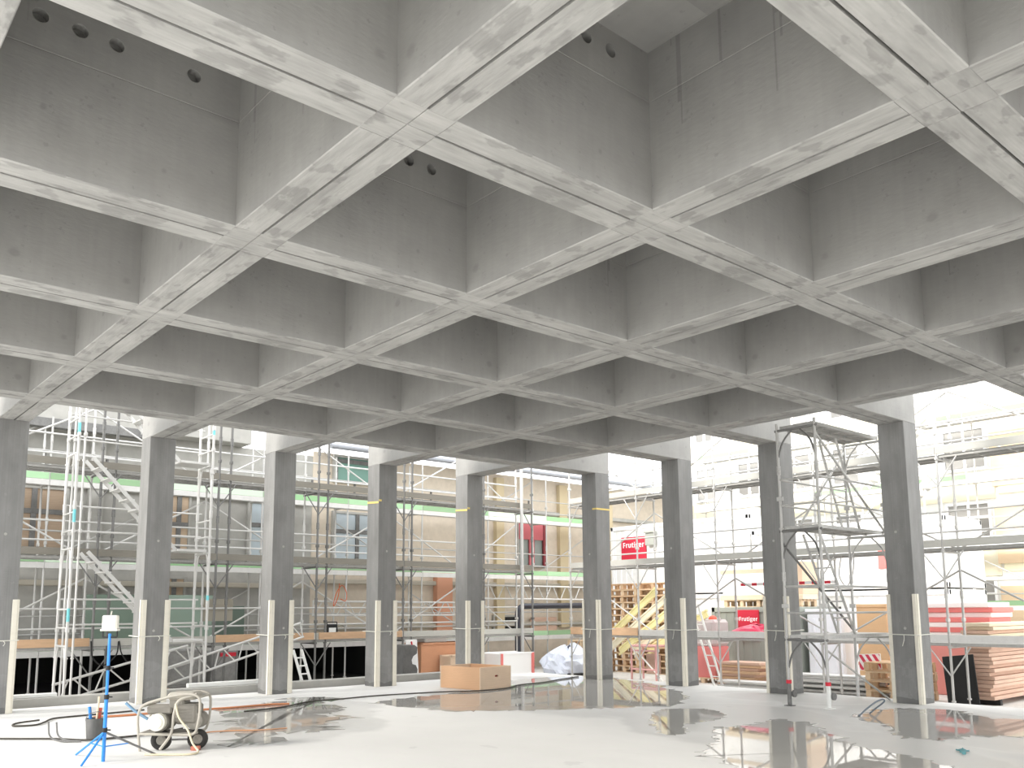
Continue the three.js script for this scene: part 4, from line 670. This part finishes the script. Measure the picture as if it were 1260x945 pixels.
{ // floodlight on blue tripod
  const t = thing('floodlight', 'square white floodlight on a blue telescopic tripod mast', 'lamp', [-2.52, 0, -5.88], -0.7);
  part(t, 'mast', merge([at(cyl(0.02, 0.7, 12), 0, 0.35, 0), at(cyl(0.016, 0.72, 12), 0, 1.04, 0)]), blue); for (const y of [0.34, 0.7, 1.02]) part(t, 'clamp_collar', merge([at(cyl(0.027, 0.05, 12), 0, y, 0), at(cyl(0.008, 0.06, 8), 0.035, y, 0, 0, 0, Math.PI / 2)]), black);
  part(t, 'leg', bar([0, 0.32, 0], [-0.5, 0.012, -0.42], 0.012), blue); part(t, 'leg', bar([0, 0.32, 0], [0.42, 0.012, -0.4], 0.012), oldSteel); part(t, 'leg', bar([0, 0.32, 0], [-0.08, 0.012, 0.34], 0.012), blue); part(t, 'leg_stay', merge([bar([0, 0.16, 0], [-0.25, 0.17, -0.21], 0.007), bar([0, 0.16, 0], [0.21, 0.17, -0.2], 0.007)]), blue);
  part(t, 'bracket', merge([bar([-0.08, 1.36, 0], [0.08, 1.36, 0], 0.009), bar([-0.08, 1.36, 0], [-0.08, 1.46, 0], 0.008), bar([0.08, 1.36, 0], [0.08, 1.46, 0], 0.008)]), black); part(t, 'lamp_head', merge([at(box(0.17, 0.17, 0.07, 0.012), 0, 1.52, 0), at(box(0.19, 0.02, 0.09, 0.004), 0, 1.44, 0)]), flat(0xe9e6da, 0.5)); part(t, 'lens', box(0.14, 0.13, 0.01, 0.003), flat(0xf6f3e6, 0.3), [0, 1.525, 0.038]); part(t, 'cable_clip', bar([0, 1.6, 0], [0, 1.65, -0.02], 0.008), flat(0xbdbaae, 0.5));
}
{ // bucket of tools
  const t = thing('bucket', 'dark grey mixing bucket holding tools, beside the blue tripod', 'bucket', [-2.1, 0, -7.75]);
  part(t, 'pail', new THREE.LatheGeometry([[0, 0.004], [0.09, 0.004], [0.095, 0.02], [0.115, 0.26], [0.122, 0.27], [0.115, 0.275], [0.108, 0.26], [0.088, 0.03], [0, 0.025]].map((p) => new THREE.Vector2(...p)), 24), std({ map: greyTex(0.13, 0.5, 561), roughness: 0.8 })); part(t, 'handle', hose([[-0.118, 0.25, 0], [-0.1, 0.33, 0.05], [0, 0.36, 0.08], [0.1, 0.33, 0.05], [0.118, 0.25, 0]], 0.005, 20, 6), oldSteel);
}
solo('trowel_handle', 'orange-red tool handle sticking out of the bucket', 'tool', bar([-2.07, 0.1, -7.75], [-2.05, 0.4, -7.72], 0.022, 10), flat(0xc85a48, 0.5)); solo('trowel_handle', 'blue tool handle sticking out of the bucket', 'tool', bar([-2.13, 0.1, -7.77], [-2.17, 0.42, -7.78], 0.02, 10), blue); solo('trowel_handle', 'tall pale tool handle sticking out of the bucket', 'tool', bar([-2.1, 0.1, -7.72], [-2.08, 0.55, -7.7], 0.013, 10), paleWood);
solo('steel_hook', 'rusty two-pronged steel hook lying left of the bucket', 'tool', merge([hose([[-2.62, 0.26, -7.9], [-2.6, 0.08, -7.86], [-2.5, 0.02, -7.75], [-2.3, 0.015, -7.6]], 0.011, 30, 7), hose([[-2.54, 0.25, -7.84], [-2.52, 0.09, -7.8], [-2.44, 0.03, -7.7], [-2.3, 0.015, -7.6]], 0.011, 30, 7)]), oldSteel);
const earthTex = (a, c, sd) => { const n = fbm(6, 5, sd); return texture(256, 256, (u, v) => { const k = a * (1 + c * (n(u, v) - 0.5)); return [k, k * 0.93, k * 0.80]; }); };
{ // wheeled machine in a tube frame
  const dust = std({ map: earthTex(0.25, 0.6, 571), roughness: 0.9 }), tube = std({ map: earthTex(0.42, 0.35, 577), roughness: 0.7 });
  const t = thing('wheeled_machine', 'dusty motor pump in a pale tube frame on two wheels', 'machine', [-1.63, 0, -6.28], -0.7);
  for (const z of [-0.19, 0.19]) part(t, 'frame_tube', hose([[-0.28 - z * 0.12, 0.0, z], [-0.33, 0.22, z], [-0.34, 0.42, z], [-0.3, 0.52, z], [-0.1, 0.6, z], [0.26, 0.66, z], [0.37, 0.62, z], [0.39, 0.5, z], [0.37, 0.3, z], [0.33, 0.2, z], [0.1, 0.19, z], [-0.32, 0.2, z]], 0.016, 90, 8), tube);
  part(t, 'frame_tube', hose([[-0.06, 0.02, 0.2], [0.06, 0.2, 0.2], [0.09, 0.45, 0.2], [0.13, 0.58, 0.19], [0.34, 0.66, 0.17]], 0.017, 50, 8), tube);
  for (const [x, y] of [[-0.3, 0.52], [0.37, 0.62], [0.33, 0.2], [-0.32, 0.2], [-0.1, 0.6]]) pole(t, 'cross_tube', [x, y, -0.19], [x, y, 0.19], 0.014, tube);
  part(t, 'engine', merge([at(box(0.26, 0.24, 0.28, 0.03), 0.2, 0.42, 0), at(box(0.18, 0.12, 0.24, 0.02), 0.08, 0.54, 0), at(cyl(0.1, 0.24, 16), 0.3, 0.34, 0, Math.PI / 2), ...[0, 1, 2, 3, 4].map((k) => at(box(0.2, 0.008, 0.3, 0.002), 0.18, 0.34 + k * 0.035, 0))]), dust);
  part(t, 'pump_body', merge([at(cyl(0.11, 0.3, 18), -0.1, 0.33, 0, Math.PI / 2), at(box(0.3, 0.1, 0.26, 0.02), -0.12, 0.47, 0)]), dust); part(t, 'air_filter', merge([at(cyl(0.1, 0.08, 24), -0.1, 0.34, 0.21, Math.PI / 2), at(cyl(0.07, 0.02, 24), -0.1, 0.34, 0.26, Math.PI / 2)]), flat(0xe6e3d6, 0.6)); part(t, 'fuel_tank', box(0.34, 0.09, 0.3, 0.035), tube, [0.14, 0.63, 0]);
  part(t, 'base_plate', box(0.66, 0.02, 0.34, 0.004), dust, [0, 0.2, 0]);
  for (const z of [-0.2, 0.22]) { const w = part(t, 'wheel', new THREE.TorusGeometry(0.085, 0.035, 10, 22), rubber, [z < 0 ? -0.08 : 0.33, 0.12, z < 0 ? 0.12 : 0.05]); w.rotation.y = 0.25; part(w, 'hub', at(cyl(0.06, 0.04, 14), 0, 0, 0, Math.PI / 2), dust); }
  pole(t, 'axle', [-0.08, 0.12, 0.12], [0.33, 0.12, 0.05], 0.012, oldSteel); part(t, 'tow_bar', merge([hose([[-0.3, 0.35, 0], [-0.45, 0.45, 0.02], [-0.56, 0.55, 0.04]], 0.018, 20, 7)]), flat(0x7c9db8, 0.6));
  part(t, 'yellow_hose', hose([[0.1, 0.55, 0.2], [0.16, 0.4, 0.24], [0.28, 0.25, 0.26], [0.36, 0.1, 0.3], [0.44, 0.02, 0.34], [0.42, 0.014, 0.5], [0.1, 0.014, 0.52], [-0.12, 0.014, 0.5]], 0.012, 80, 7), flat(0xd9cdb0, 0.7)); part(t, 'brick_chock', box(0.1, 0.05, 0.06, 0.004, false), flat(0xb5705c, 0.8), [0.34, 0.0, 0.14]);
}
solo('bent_bar', 'bent grey steel bar looped upright in front of the puddle', 'bar', hose([[7.17, 0.012, -2.17], [7.38, 0.12, -2.13], [7.6, 0.21, -2.08], [7.74, 0.225, -2.05], [7.76, 0.2, -2.05], [7.68, 0.1, -2.14], [7.6, 0.012, -2.22]], 0.013, 80, 7), flat(0x6c757e, 0.5));
solo('work_glove', 'crumpled teal work glove lying on the wet slab', 'glove', merge([at(crumple(0.11, 0.05, 0.07, 131, 14), 0, 0, 0), ...[0, 1, 2, 3].map((k) => bar([0.04, 0.014, -0.025 + k * 0.017], [0.12 - Math.abs(k - 1.4) * 0.012, 0.012, -0.045 + k * 0.032], 0.009, 7)), bar([0.0, 0.014, 0.02], [0.05, 0.012, 0.075], 0.009, 7), bar([-0.04, 0.016, 0], [-0.15, 0.014, -0.02], 0.022, 8)]), flat(0x5c8f93, 0.8), [4.92, 0.002, 0.25], [0, 0.6, 0]);



shade(scene);
renderer.render(scene, camera);
